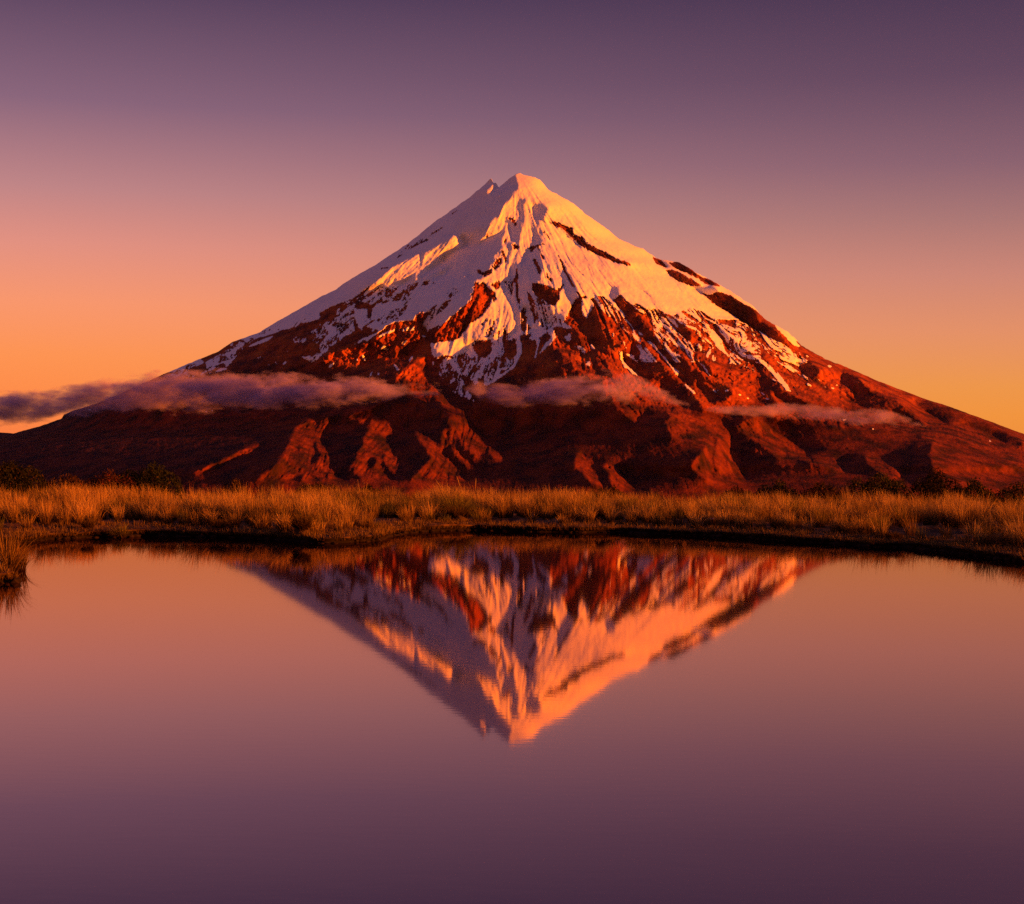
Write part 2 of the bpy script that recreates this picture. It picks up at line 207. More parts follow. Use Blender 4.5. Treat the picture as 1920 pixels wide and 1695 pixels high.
SNOW = [
 (1,'g','300,700 438,630 512,600 600,550 700,490 819,400 921,325 975,315 1060,365 1205,460 1300,500 1440,580 1500,640 1470,640 1400,600 1330,600 1260,565 1200,560 1130,545 1080,560 1060,600 1000,640 960,640 900,690 840,665 850,610 880,560 890,545 860,580 820,612 800,620 795,590 780,600 740,605 700,630 690,640 600,600 540,610 500,640 440,660 390,690'),
 (0,'h','1260,350 1400,330 1650,230 1920,60 1960,160 1860,200 1700,270 1560,380 1420,420 1300,470 1150,420 1000,470 900,520 780,620 700,690 640,760 400,740 300,640 700,480 800,480 1100,380'),
 (.45,'h','0,840 200,740 420,700 640,560 700,480 900,440 1100,360 1240,350 1000,440 840,540 700,700 620,800 340,880 0,890'),
 (.0,'h','200,800 380,720 400,760 380,820 220,880'),
 (.75,'h','640,520 760,480 900,450 1250,230 1300,180 1660,0 1900,0 1700,130 1560,200 1400,330 1250,350 1080,420 900,480 780,560 700,640 640,700 640,600'),
 (.9,'h','1240,330 1700,120 1920,0 1920,-60 1500,0 1260,200'),
 (.35,'h','1380,420 1500,400 1700,300 1920,180 1960,400 1860,520 1700,640 1560,720 1480,660 1620,600 1500,520 1360,480'),
 (.12,'h','700,700 1000,600 1350,520 1500,640 1400,760 1000,760'),
 (.0,'h','1320,520 1500,510 1740,500 1860,470 1800,560 1560,640 1320,620'),
 # left flank mottled snow
 (.0,'c','0,990 200,900 400,820 560,700 460,830 380,960 300,880 160,960 160,1080 0,1120'),
 (.52,'c','0,1120 160,1080 200,960 300,860 450,820 700,700 900,700 1080,660 1280,620 1300,680 1100,760 1100,900 1060,1000 860,1080 640,1160 640,1060 480,1200 420,1190 200,1320 100,1400 0,1480'),
 (.0,'c','380,1120 540,1160 680,1200 560,1260 300,1360 100,1440 200,1320 400,1200'),
 (.0,'c','400,860 560,900 600,1000 560,1060 380,960'),
 (1,'c','380,940 440,960 540,960 530,1060 470,1200 430,1160 390,1040'),
 (1,'c','580,1000 640,900 730,900 800,860 760,980 680,1060 600,1080'),
 (1,'c','730,900 900,860 960,760 900,940 800,960 740,1000'),
 (1,'c','70,1140 180,1160 190,1240 140,1280 80,1180'),
 (.9,'c','980,900 1100,700 1300,680 1500,560 1760,560 1720,640 1560,740 1400,760 1220,920 1100,960 1060,1060 840,1110 960,1000'),
 (.6,'c','1320,800 1500,720 1600,740 1500,800 1400,840'),
 (.5,'c','1060,1000 1200,960 1400,870 1500,840 1400,960 1240,1100 1180,1180 1140,1100'),
 (1,'c','1500,900 1700,800 1700,860 1600,950 1490,1040 1400,1110 1320,1180 1380,1060 1460,1000'),
 (.3,'c','1180,1180 1280,1230 1240,1280'),
 (0,'c','640,1280 700,1220 740,1150 840,1110 1060,1090 1080,1020 1220,990 1150,1120 1190,1220 1230,1290 1150,1340 1050,1400 980,1480 860,1520 0,1560 30,1500 400,1380 620,1300'),
 (1,'c','650,1270 700,1230 840,1180 820,1220 740,1240 680,1280'),
 (.55,'c','680,1400 730,1350 790,1380 760,1420 720,1430'), (.4,'c','900,1340 1020,1290 1000,1340 970,1400 940,1360'),
 (.35,'c','860,1170 1060,1150 1060,1200 900,1210'), (.8,'c','1130,1240 1190,1260 1180,1280 1140,1260'),
 (.8,'i','460,150 490,160 520,230 500,230'), (.8,'i','410,200 430,200 425,225 410,220'),
 (.8,'i','70,300 110,260 180,230 150,270 90,310'), (.9,'i','1000,230 990,200 1040,150 1050,170 1010,240'),
 (.9,'i','830,260 860,270 900,330 870,330'), (.9,'i','550,420 560,360 590,330 580,370'), (.7,'i','640,350 680,360 680,380 640,375'),
 (.9,'i','0,150 40,110 0,160'), (.9,'c','0,1460 40,1440 0,1490'), (.9,'c','110,1370 180,1300 190,1320 130,1380'),
 (.9,'c','210,1320 250,1240 340,1180 390,1130 390,1160 300,1240 230,1310'), (.8,'c','370,1360 440,1320 520,1260 520,1270 440,1340'),
 (.9,'c','570,1210 640,1130 760,1010 770,1030 660,1140 600,1210'),
 (.9,'c','650,1220 680,1160 740,1150 700,1200'),
 # central buttress: bare rock then mottled lower wall
 (0,'c','1750,640 1800,700 1860,780 1920,820 1920,900 1840,990 1700,1090 1600,1220 1500,1310 1400,1290 1380,1560 1100,1560 1290,1400 1330,1300 1290,1230 1340,1180 1500,1040 1700,860'),
 (0,'b','500,-60 500,0 440,90 400,180 300,240 240,290 200,350 130,430 60,480 0,460 -280,560 0,240 280,0 370,-180 420,-160'),
 (1,'b','30,470 100,500 180,400 250,270 330,250 400,160 470,90 560,0 690,0 740,200 760,370 700,380 560,200 540,260 440,220 420,300 480,440 420,460 330,360 300,440 220,540 120,600 20,640 -180,660 -200,500 -170,500'),
 (.6,'b','380,280 430,220 520,250 600,330 700,400 700,440 560,450 440,440'),
 (.75,'b','560,200 620,280 740,390 680,400 580,300'),
 (.45,'b','-250,560 -180,660 0,660 110,640 200,600 230,540 310,470 560,460 740,420 790,470 790,650 700,760 520,900 440,980 300,960 200,880 80,800 -60,740'),
 (0,'b','310,480 480,470 500,580 430,680 330,620 300,560'), (0,'b','640,460 760,480 780,620 700,700 640,640'),
 (.8,'b','200,580 260,530 300,580 320,640 260,680'), (.8,'b','530,480 620,470 620,620 560,640 500,700 440,760 420,680 520,560'),
 (.95,'b','0,660 40,680 120,780 160,870 130,860 60,760'),
 (.35,'b','-200,700 0,700 160,900 280,1100 300,1180 180,1120 60,1060 -60,900 -150,800'),
 (.7,'b','180,980 240,1080 300,1140 290,1170 220,1110'),
 (0,'i','1330,200 1340,300 1300,400 1400,560 1500,680 1300,640 1200,400'),
 # gully ice
 (1,'b','690,0 780,0 800,200 800,400 830,500 830,600 800,680 760,750 700,810 600,880 450,980 430,970 530,890 680,800 740,730 780,640 780,520 770,400 750,200'),
 (1,'b','520,830 560,800 640,770 670,790 600,800 560,840 580,890 555,880'),
 (1,'b','970,400 1020,350 1030,480 1010,600 980,680 970,640 1000,540'), (.8,'b','935,480 960,520 980,570 960,550'),
 (1,'b','1160,120 1220,220 1180,330 1220,430 1140,520 1020,630 1100,500 1170,440 1120,370 1170,260 1120,160'),
 (.6,'b','780,0 1100,0 1160,60 1150,170 1230,200 1400,330 1480,350 1400,360 1200,300 1120,360 1080,420 1060,320 980,280 940,340 900,220 800,80'),
 (.4,'b','800,80 870,110 910,220 950,420 900,440 820,350'),
 (1,'b','840,0 900,0 930,100 930,200 970,320 930,310 900,150'),
 (0,'b','1240,330 1480,350 1500,480 1500,520 1400,500 1300,420'), (.9,'b','1310,430 1370,390 1390,460 1340,480'),
 (.5,'b','1400,500 1560,560 1540,620 1440,560'), (.8,'b','1530,690 1610,710 1600,770 1550,740'), (.8,'b','1600,510 1640,530 1640,580 1610,550'),
 (0,'b','800,420 860,400 960,480 980,640 900,900 760,900 700,820 820,700 840,560'),
 (0,'b','1120,560 1220,430 1400,540 1760,880 1600,900 1300,900 900,1100 560,1000 640,880 800,760 980,700'),
 # rocks in the upper fan
 (0,'a','945,1260 1100,1290 1230,1340 1310,1270 1300,1300 1250,1380 1250,1440 1200,1520 1130,1500 1080,1450 1000,1420 950,1350'),
 (0,'a','950,980 990,1000 1030,1080 1050,1150 1020,1170 980,1060'), (0,'a','670,530 720,530 760,570 790,620 760,620 720,570'),
 (0,'a','720,810 760,840 800,850 790,880 740,890'), (0,'a','320,1100 400,1140 500,1100 490,1160 400,1190 340,1150'),
 (0,'a','460,1330 520,1360 540,1440 520,1480 480,1400'), (.2,'a','480,1280 580,1240 590,1300 540,1340'),
 (.3,'a','540,1000 600,980 610,1060 520,1120 490,1080'), (0,'a','590,900 620,900 670,1040 640,1020'),
 (0,'a','1060,680 1090,690 1180,800 1150,780'), (0,'a','1010,840 1080,990 1070,1010 1040,940 1000,860'), (0,'a','1220,900 1290,1040 1310,1090 1440,1330 1400,1300 1300,1120 1250,1000'),
 (0,'a','1430,1350 1480,1380 1540,1460 1500,1450'), (.4,'a','1110,1150 1200,1240 1170,1260 1100,1200'), (.4,'a','1680,1370 1810,1380 1750,1440 1700,1420'),
 (.6,'a','620,1240 780,1200 750,1260 720,1400 640,1360'), (0,'a','890,1360 930,1400 970,1490 940,1490 900,1420'), (0,'a','765,1100 785,1100 790,1500 765,1400'),
 (0,'a','900,870 1010,830 1090,820 1010,850 940,920'), (0,'a','430,700 445,700 445,760 430,760'), (0,'a','630,760 655,760 650,830 635,810'),
 (.6,'a','0,1330 180,1320 100,1400 0,1440'), (.6,'a','60,460 330,320 200,370 0,540'), (.7,'c','860,300 1440,0 1400,30 1200,170 1000,280 870,380'),
 (0,'c','980,290 1060,240 1200,170 1220,180 1120,230 1020,280'), (0,'c','1240,110 1300,90 1430,10 1340,60 1290,110'),
 (0,'c','860,375 930,335 940,345 870,385'), (0,'c','680,515 700,490 780,485 770,500 710,500'),
 (0,'a','1140,570 1240,580 1400,650 1410,720 1500,740 1600,850 1740,900 1860,970 1920,1010 1920,1050 1700,960 1600,900 1480,830 1380,740 1280,650 1230,640'),
 (0,'d','0,210 180,310 330,390 470,430 495,450 490,475 350,440 250,395 120,340 0,290'),
 (.4,'d','740,370 860,410 920,470 880,500 780,460'), (0,'d','920,430 1050,425 1150,480 1210,540 1300,600 1400,620 1500,700 1400,690 1330,680 1250,610 1150,560 1000,500'),
 (0,'d','880,510 1000,530 1120,590 1310,695 1200,700 1050,650 940,590'),
 (.9,'d','1280,690 1440,700 1440,760 1370,800 1300,740'),
 (0,'d','1250,740 1360,800 1480,760 1620,800 1700,860 1860,940 1960,1010 2100,1120 2200,1250 2260,1340 2260,1420 2000,1260 1860,1160 1720,1070 1500,940 1370,850'),
 (0,'f','160,0 320,-10 430,90 500,130 700,300 620,310 420,240 300,160 200,80'),
 (.9,'f','490,130 560,150 640,220 720,290 700,305 640,280 560,190'),
 # snow thinning into streaks, right flank
 (1,'d','-100,700 0,840 100,850 170,960 400,1120 480,1200 420,1000 300,860 380,780 600,1000 700,1020 960,1160 1200,1240 1500,1400 1700,1250 1200,900 600,600'),
 (.5,'d','380,780 440,860 560,900 660,940 780,960 960,1030 1180,940 1330,1000 1500,1110 1680,1180 1960,1250 1960,1560 1500,1400 1200,1240 960,1160 700,1020 600,1000'),
 (.44,'d','100,800 200,820 360,980 480,1110 640,1260 860,1440 1000,1560 500,1560 520,1330 380,1140 200,1000'),
 (.43,'d','640,960 800,960 1000,1060 1240,1200 1500,1360 1700,1480 1900,1600 1500,1560 1300,1400 1200,1450 1280,1560 1000,1560 860,1400 740,1200'),
 (.3,'d','100,1000 200,1060 300,1220 420,1400 380,1400 240,1250 120,1100'),
 (0,'d','360,1160 540,1280 520,1380 440,1430 340,1400 300,1280'),
 (0,'d','1060,1130 1200,1200 1290,1290 1260,1340 1160,1330 1000,1200'),
 (0,'d','940,1330 1080,1420 1200,1540 1100,1560 960,1430'), (0,'d','1420,1350 1600,1460 1620,1560 1480,1560'),
 (0,'d','620,1160 760,1240 860,1440 1000,1560 800,1560 640,1340'),
 (0,'b','1450,180 1530,240 1640,260 1760,350 1920,500 1860,520 1720,410 1560,310 1470,240'),
 (1,'b','1510,190 1560,220 1640,60 1600,0 1500,0'),
 (0,'e','300,0 500,0 520,40 460,100 380,80'), (.25,'e','400,0 640,0 680,60 560,160 440,160'),
 (.9,'e','360,100 400,110 430,240 560,360 600,410 520,370 420,280 370,180'), (.85,'e','400,120 540,160 530,210 460,170'),
 (.85,'e','0,220 50,230 50,290 0,270'), (.8,'e','30,30 80,50 100,90 60,80'),
 (1,'e','680,0 720,0 820,110 900,200 960,280 1040,340 1030,400 960,320 880,220 800,120'), (.9,'e','1010,390 1060,430 1230,590 1200,580 1090,480 1020,410'),
 (.9,'e','860,0 900,20 940,100 1070,170 1040,180 940,130 880,60'), (.85,'e','1080,0 1140,60 1200,150 1330,280 1400,400 1360,370 1280,260 1180,140'),
 (.7,'e','1200,10 1400,120 1480,240 1400,220 1260,100'), (.55,'e','1360,0 1600,80 1920,340 1920,380 1700,260 1560,140'),
 (.55,'e','1700,0 1920,0 1920,240 1800,140'), (.7,'e','1600,200 1690,220 1680,250 1620,230'),
 (.7,'e','1400,530 1480,550 1480,580 1420,560'), (.7,'e','1540,560 1600,540 1590,560 1550,575'), (.9,'e','1690,590 1740,600 1730,612'), (.9,'e','1790,630 1830,640 1830,660'),
 (.45,'f','0,0 60,0 200,90 420,220 620,310 820,400 800,480 700,520 600,480 440,440 260,300 0,180'),
 (.5,'f','0,180 260,420 440,560 560,700 640,820 560,790 460,660 300,500 0,420'),
 (1,'f','220,400 300,480 400,560 500,640 560,720 620,810 580,800 540,740 460,650 360,560 270,470'),
 (.45,'f','0,340 160,470 320,600 520,720 480,710 260,600 0,440'), (.4,'f','400,440 560,480 740,600 880,700 760,660 600,560'),
 (.7,'f','800,710 880,760 870,770 800,730'), (.9,'f','960,720 1020,750 1010,765'), (.9,'f','1065,740 1120,760 1110,790 1070,775'), (.9,'f','1110,700 1140,740 1130,750'), (.9,'f','910,650 950,680 940,690'),
 (.7,'f','1020,490 1070,520 1060,535 1030,515'), (.8,'f','270,800 330,830 320,850'), (.7,'f','320,880 380,880 350,910'), (.8,'f','630,720 680,770 660,770'),
 (.8,'f','1180,1105 1250,1120 1190,1140'), (.8,'f','1150,1150 1190,1165 1180,1175'), (.9,'f','1535,1215 1555,1225 1545,1245'), (.7,'f','1160,965 1210,985 1190,990'),
 (.9,'l','1320,660 1400,710 1380,715 1330,685'), (.7,'l','1520,730 1555,760 1540,770'),
 (.7,'h','920,1120 940,1130 945,1195 925,1190'), (.8,'h','390,1260 410,1270 425,1325 405,1310'), (.7,'h','440,1265 470,1250 465,1270'), (.7,'m','790,330 825,310 815,335'),
 (.8,'h','1380,440 1420,500 1400,500'), (.8,'h','1280,570 1330,600 1300,600'), (.8,'h','1155,640 1185,660 1165,665'), (.8,'h','1070,700 1120,760 1100,750'), (.8,'h','1175,700 1200,745 1180,740'),
 (.6,'h','1250,710 1350,710 1300,750 1270,740'), (.8,'h','1540,745 1620,690 1650,640 1720,590 1650,690'), (.6,'h','1480,660 1620,620 1660,640 1560,690'), (.6,'h','960,690 1040,640 980,660'),
 (.8,'h','740,690 770,720 760,725'),
]
def fill(shape, u0, v0, st, polys, base=0.0):
    """paint outlines onto a raster (even-odd rule), later ones over earlier ones"""
    out = np.full(shape, base, np.float32); H, W = shape
    for val, w, s in polys:
        p = pts(w, s); x = (p[:, 0] - u0) / st; y = (p[:, 1] - v0) / st
        i0, i1 = max(0, int(np.floor(x.min()))), min(W, int(np.ceil(x.max())) + 1)
        j0, j1 = max(0, int(np.floor(y.min()))), min(H, int(np.ceil(y.max())) + 1)
        if i1 <= i0 or j1 <= j0: continue
        gx, gy = np.meshgrid(np.arange(i0, i1) , np.arange(j0, j1) )
        ins = np.zeros(gx.shape, bool); n = len(x)
        for k in range(n):
            xa, ya, xb, yb = x[k], y[k], x[(k+1) % n], y[(k+1) % n]
            if ya == yb: continue
            c = ((ya > gy) != (yb > gy)) & (gx < (xb - xa) * (gy - ya) / (yb - ya) + xa)
            ins ^= c
        out[j0:j1, i0:i1][ins] = val
    return out
def blur(a, s):
    """gaussian blur through the FFT, edges mirrored"""
    p = int(4 * s) + 2; b = np.pad(a, p, mode='reflect' if p < min(a.shape) else 'edge')
    ky = np.fft.fftfreq(b.shape[0])[:, None]; kx = np.fft.rfftfreq(b.shape[1])[None]
    g = np.exp(-2 * (np.pi * s) ** 2 * (ky ** 2 + kx ** 2))
    return np.fft.irfft2(np.fft.rfft2(b) * g, s=b.shape)[p:-p, p:-p].astype(np.float32)
def lattice(seed, n=256):
    return np.random.default_rng(seed).random((n, n)).astype(np.float32)
def vnoise(x, y, seed):
    """value noise in -1..1"""
    t = lattice(seed); xi = np.floor(x).astype(int); yi = np.floor(y).astype(int)
    fx = x - xi; fy = y - yi; fx = fx*fx*(3-2*fx); fy = fy*fy*(3-2*fy)
    a = t[yi % 256, xi % 256]; b = t[yi % 256, (xi+1) % 256]; c = t[(yi+1) % 256, xi % 256]; d = t[(yi+1) % 256, (xi+1) % 256]
    return (((a*(1-fx)+b*fx)*(1-fy) + (c*(1-fx)+d*fx)*fy) * 2 - 1).astype(np.float32)
def fbm(x, y, seed, o=4, g=.5):
    s = 0; a = 1; n = 0
    for k in range(o):
        s = s + a * vnoise(x * 2**k + 17.3*k, y * 2**k + 9.1*k, seed + k); n += a; a *= g
    return s / n
def samp(img, u, v, u0, v0, st):
    """bilinear lookup"""
    x = np.clip((u - u0) / st, 0, img.shape[1] - 1.001); y = np.clip((v - v0) / st, 0, img.shape[0] - 1.001)
    xi = x.astype(int); yi = y.astype(int); fx = x - xi; fy = y - yi
    return (img[yi, xi]*(1-fx)+img[yi, xi+1]*fx)*(1-fy) + (img[yi+1, xi]*(1-fx)+img[yi+1, xi+1]*fx)*fy

FPX, UC, VC = 3000.0, 960.0, 856.0
Y0 = 8000.0
GU0, GV0, GST = -200.0, 300.0, 2.0
GW, GH = 1180, 330
def flank(side):
    """skyline as a monotone hull: half width against image row"""
    s = SKYLINE
    k = int(np.argmin(s[:, 1]))
    p = s[:k+1][::-1] if side < 0 else s[k:]
    v = np.maximum.accumulate(p[:, 1] + np.arange(len(p)) * 1e-3)
    return v, p[:, 0]
def base_lny(u, v):
    """natural log of the distance of the smooth cone at image pixel u, v"""
    vl, ul = flank(-1); vr, ur = flank(1)
    L = np.interp(v, vl, ul); R = np.interp(v, vr, ur)
    # below the frame's edges the flanks run on
    L = np.where(v > 830, -160 - (v - 830) * 9, L); R = np.where(v > 880, 2150 + (v - 880) * 9, R)
    c = (L + R) / 2 ; h = np.maximum((R - L) / 2, 1.0)
    s = np.clip((u - c) / h, -1, 1)
    hm = 1100*np.tanh(h/1100) / FPX * Y0
    y = Y0 - .82 * hm * (1 - np.abs(s) ** 2.0) ** .62
    return np.log(y)
def raw_shade(q, U, W, st):
    qu = np.gradient(q, st, axis=1) * FPX; qw = -np.gradient(q, st, axis=0) * FPX
    n = np.stack([qu, -(1 + U*qu + W*qw), qw])
    return n, qu, qw
def cast(q, U, W, st):
    """True where another part of the relief stands between a point and the sun"""
    y = np.exp(q); H, Wd = q.shape; sh = np.zeros(q.shape, bool)
    ii, jj = np.meshgrid(np.arange(Wd), np.arange(H)); X = U*y; Z = W*y
    for d in np.geomspace(8, 900, 26):
        x2 = X + LDIR[0]*d; y2 = y + LDIR[1]*d; z2 = Z + LDIR[2]*d
        u2 = x2/y2*FPX + UC; v2 = VC - z2/y2*FPX
        i2 = (u2 - GU0)/st; j2 = (v2 - GV0)/st
        ok = (i2 > 0) & (i2 < Wd-1.01) & (j2 > 0) & (j2 < H-1.01)
        yy = samp(y, np.where(ok, u2, GU0+1), np.where(ok, v2, GV0+1), GU0, GV0, st)
        sky = np.interp(u2, SKYLINE[:, 0], SKYLINE[:, 1])
        sh |= ok & (v2 > sky) & (yy < y2 - 1.5 - .01*d)
    return sh
def build_relief(iters=28):
    u = GU0 + GST*np.arange(GW); v = GV0 + GST*np.arange(GH); uu, vv = np.meshgrid(u, v)
    U = (uu - UC)/FPX; W = (VC - vv)/FPX
    q0 = base_lny(uu, vv).astype(np.float64); q0 = blur(q0.astype(np.float32), 3).astype(np.float64)
    lit = fill((GH, GW), GU0, GV0, GST, LIT); lit = blur(lit, .6)
    sky = np.interp(uu, SKYLINE[:, 0], SKYLINE[:, 1]); inside = (vv > sky - 1)
    want_l, want_s = lit > .6, lit <= .15
    ku = np.fft.fftfreq(GW + 200, GST)[None] * 2*np.pi; kv = np.fft.fftfreq(GH + 200, GST)[:, None] * 2*np.pi
    lam, mu = .22, (1/260.)**2
    den = ku**2 + lam*kv**2 + mu
    Lx, Ly, Lz = LDIR
    _, qu0, qw0 = raw_shade(q0, U, W, GST)
    rest = -Ly*(1 + W*qw0) + qw0*Lz; coef = Lx - Ly*U
    r0 = qu0*coef + rest
    tgt = np.where(want_l, np.maximum(r0, .75), np.where(want_s, np.minimum(r0, -.22), np.where(lit > .45, .35, .02)))
    t = np.where(inside, (tgt - r0)/coef, 0) / FPX
    t0 = t.copy(); d = None
    for it in range(iters):
        tp = np.pad(t, 100)
        D = np.fft.ifft2(-1j*ku*np.fft.fft2(tp)/den).real[100:-100, 100:-100]
        q = q0 + D
        n, qu, qw = raw_shade(q, U, W, GST)
        r = qu*Lx - (n[1]*-1)*0 + 0
        r = n[0]*Lx + n[1]*Ly + n[2]*Lz; c = r/np.sqrt((n**2).sum(0))
        sh = cast(q, U, W, GST)
        t = t + np.where(inside & want_l & ((c < .3) | sh), .35, 0)/FPX*.5 - np.where(inside & want_s & (c > -.03) & ~sh, .4, 0)/FPX*.5
        t = np.clip(t, t0 - 3.2/FPX, t0 + 2.8/FPX)
    return dict(q=q, lit=lit, c=c, sh=sh, inside=inside, want=want_l)
# ---------------------------------------------------------------- materials
def mat_mountain():
    m, t, N, L = new_mat('mountain_snow_and_rock')
    out = N('ShaderNodeOutputMaterial'); b = N('ShaderNodeBsdfPrincipled'); L(b.outputs[0], out.inputs[0])
    a = N('ShaderNodeAttribute'); a.attribute_name = 'snow'; c = N('ShaderNodeAttribute'); c.attribute_name = 'rock'
    ge = N('ShaderNodeNewGeometry')
    n1 = N('ShaderNodeTexNoise'); n1.inputs['Scale'].default_value = .012; n1.inputs['Detail'].default_value = 8; L(ge.outputs['Position'], n1.inputs['Vector'])
    n2 = N('ShaderNodeTexNoise'); n2.inputs['Scale'].default_value = .055; n2.inputs['Detail'].default_value = 5; n2.inputs['Roughness'].default_value = .7; L(ge.outputs['Position'], n2.inputs['Vector'])
    # bare rock: rust tones broken by dark lava
    r1 = ramp(t, [(.3, (.06, .018, .016)), (.42, (.18, .036, .014)), (.56, (.34, .068, .014)), (.75, (.42, .12, .02))], 'LINEAR'); L(n1.outputs[0], r1.inputs[0])
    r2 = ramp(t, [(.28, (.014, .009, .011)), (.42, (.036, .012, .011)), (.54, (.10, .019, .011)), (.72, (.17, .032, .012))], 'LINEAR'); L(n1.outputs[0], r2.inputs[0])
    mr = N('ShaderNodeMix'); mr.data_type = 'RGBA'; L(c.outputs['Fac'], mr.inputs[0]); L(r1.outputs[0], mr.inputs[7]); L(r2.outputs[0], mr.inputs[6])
    mv = N('ShaderNodeMix'); mv.data_type = 'RGBA'; mv.blend_type = 'MULTIPLY'; mv.inputs[0].default_value = 1
    rg = ramp(t, [(.25, (.55, .55, .55)), (.7, (1.2, 1.2, 1.2))], 'LINEAR'); L(n2.outputs[0], rg.inputs[0]); L(mr.outputs[2], mv.inputs[6]); L(rg.outputs[0], mv.inputs[7])
    sn = ramp(t, [(.3, (.82, .79, .77)), (.7, (.92, .88, .84))], 'LINEAR'); L(n1.outputs[0], sn.inputs[0])
    # fine ragged edge of the snow
    ma = N('ShaderNodeMath'); ma.operation = 'MULTIPLY_ADD'; L(n2.outputs[0], ma.inputs[0]); ma.inputs[1].default_value = .7; ma.inputs[2].default_value = -.35
    mb = N('ShaderNodeMath'); mb.operation = 'ADD'; L(a.outputs['Fac'], mb.inputs[0]); L(ma.outputs[0], mb.inputs[1])
    ms = N('ShaderNodeMapRange'); ms.inputs[1].default_value = .38; ms.inputs[2].default_value = .62; L(mb.outputs[0], ms.inputs[0])
    mm = N('ShaderNodeMix'); mm.data_type = 'RGBA'; L(ms.outputs[0], mm.inputs[0]); L(mv.outputs[2], mm.inputs[6]); L(sn.outputs[0], mm.inputs[7])
    L(mm.outputs[2], b.inputs['Base Color']); b.inputs['Roughness'].default_value = .95; b.inputs['Specular IOR Level'].default_value = .1
    bu = N('ShaderNodeBump'); bu.inputs['Distance'].default_value = 6; L(n2.outputs[0], bu.inputs['Height'])
    st_ = N('ShaderNodeMapRange'); st_.inputs[3].default_value = 1.0; st_.inputs[4].default_value = .35; L(ms.outputs[0], st_.inputs[0]); L(st_.outputs[0], bu.inputs['Strength'])
    L(bu.outputs[0], b.inputs['Normal'])
    return m
def mat_simple(name, stops, scale, bump=.3, dist=.05, rough=.95):
    m, t, N, L = new_mat(name)
    out = N('ShaderNodeOutputMaterial'); b = N('ShaderNodeBsdfPrincipled'); L(b.outputs[0], out.inputs[0])
    ge = N('ShaderNodeNewGeometry'); n = N('ShaderNodeTexNoise'); n.inputs['Scale'].default_value = scale; n.inputs['Detail'].default_value = 7; L(ge.outputs['Position'], n.inputs['Vector'])
    r = ramp(t, stops, 'LINEAR'); L(n.outputs[0], r.inputs[0]); L(r.outputs[0], b.inputs['Base Color']); b.inputs['Roughness'].default_value = rough
    b.inputs['Specular IOR Level'].default_value = .15
    bu = N('ShaderNodeBump'); bu.inputs['Strength'].default_value = bump; bu.inputs['Distance'].default_value = dist; L(n.outputs[0], bu.inputs['Height']); L(bu.outputs[0], b.inputs['Normal'])
    return m
def mat_blades(name, trans=.25):
    """leaf colour comes from the blade itself (dead foot, straw tip)"""
    m, t, N, L = new_mat(name)
    out = N('ShaderNodeOutputMaterial'); a = N('ShaderNodeAttribute'); a.attribute_name = 'tint'
    d = N('ShaderNodeBsdfDiffuse'); tr = N('ShaderNodeBsdfTranslucent'); mx = N('ShaderNodeMixShader'); mx.inputs[0].default_value = trans
    L(a.outputs['Color'], d.inputs[0]); L(a.outputs['Color'], tr.inputs[0]); L(d.outputs[0], mx.inputs[1]); L(tr.outputs[0], mx.inputs[2]); L(mx.outputs[0], out.inputs[0])
    return m
def mat_ground():
    m, t, N, L = new_mat('peat_and_turf')
    out = N('ShaderNodeOutputMaterial'); b = N('ShaderNodeBsdfPrincipled'); L(b.outputs[0], out.inputs[0])
    ge = N('ShaderNodeNewGeometry'); s = N('ShaderNodeSeparateXYZ'); L(ge.outputs['Position'], s.inputs[0])
    n = N('ShaderNodeTexNoise'); n.inputs['Scale'].default_value = 3.5; n.inputs['Detail'].default_value = 8; L(ge.outputs['Position'], n.inputs['Vector'])
    r = ramp(t, [(.3, (.05, .025, .012)), (.5, (.12, .06, .022)), (.62, (.20, .11, .035)), (.8, (.26, .15, .05))], 'LINEAR'); L(n.outputs[0], r.inputs[0])
    nn = N('ShaderNodeMath'); nn.operation = 'MULTIPLY_ADD'; L(n.outputs[0], nn.inputs[0]); nn.inputs[1].default_value = .12; L(s.outputs[2], nn.inputs[2])
    mr = N('ShaderNodeMapRange'); L(nn.outputs[0], mr.inputs[0]); mr.inputs[1].default_value = .15; mr.inputs[2].default_value = .21
    mx = N('ShaderNodeMix'); mx.data_type = 'RGBA'; L(mr.outputs[0], mx.inputs[0]); mx.inputs[6].default_value = (.009, .006, .005, 1); L(r.outputs[0], mx.inputs[7])
    L(mx.outputs[2], b.inputs['Base Color']); b.inputs['Roughness'].default_value = .95; b.inputs['Specular IOR Level'].default_value = .1
    bu = N('ShaderNodeBump'); bu.inputs['Strength'].default_value = .8; bu.inputs['Distance'].default_value = .06; L(n.outputs[0], bu.inputs['Height']); L(bu.outputs[0], b.inputs['Normal'])
    return m
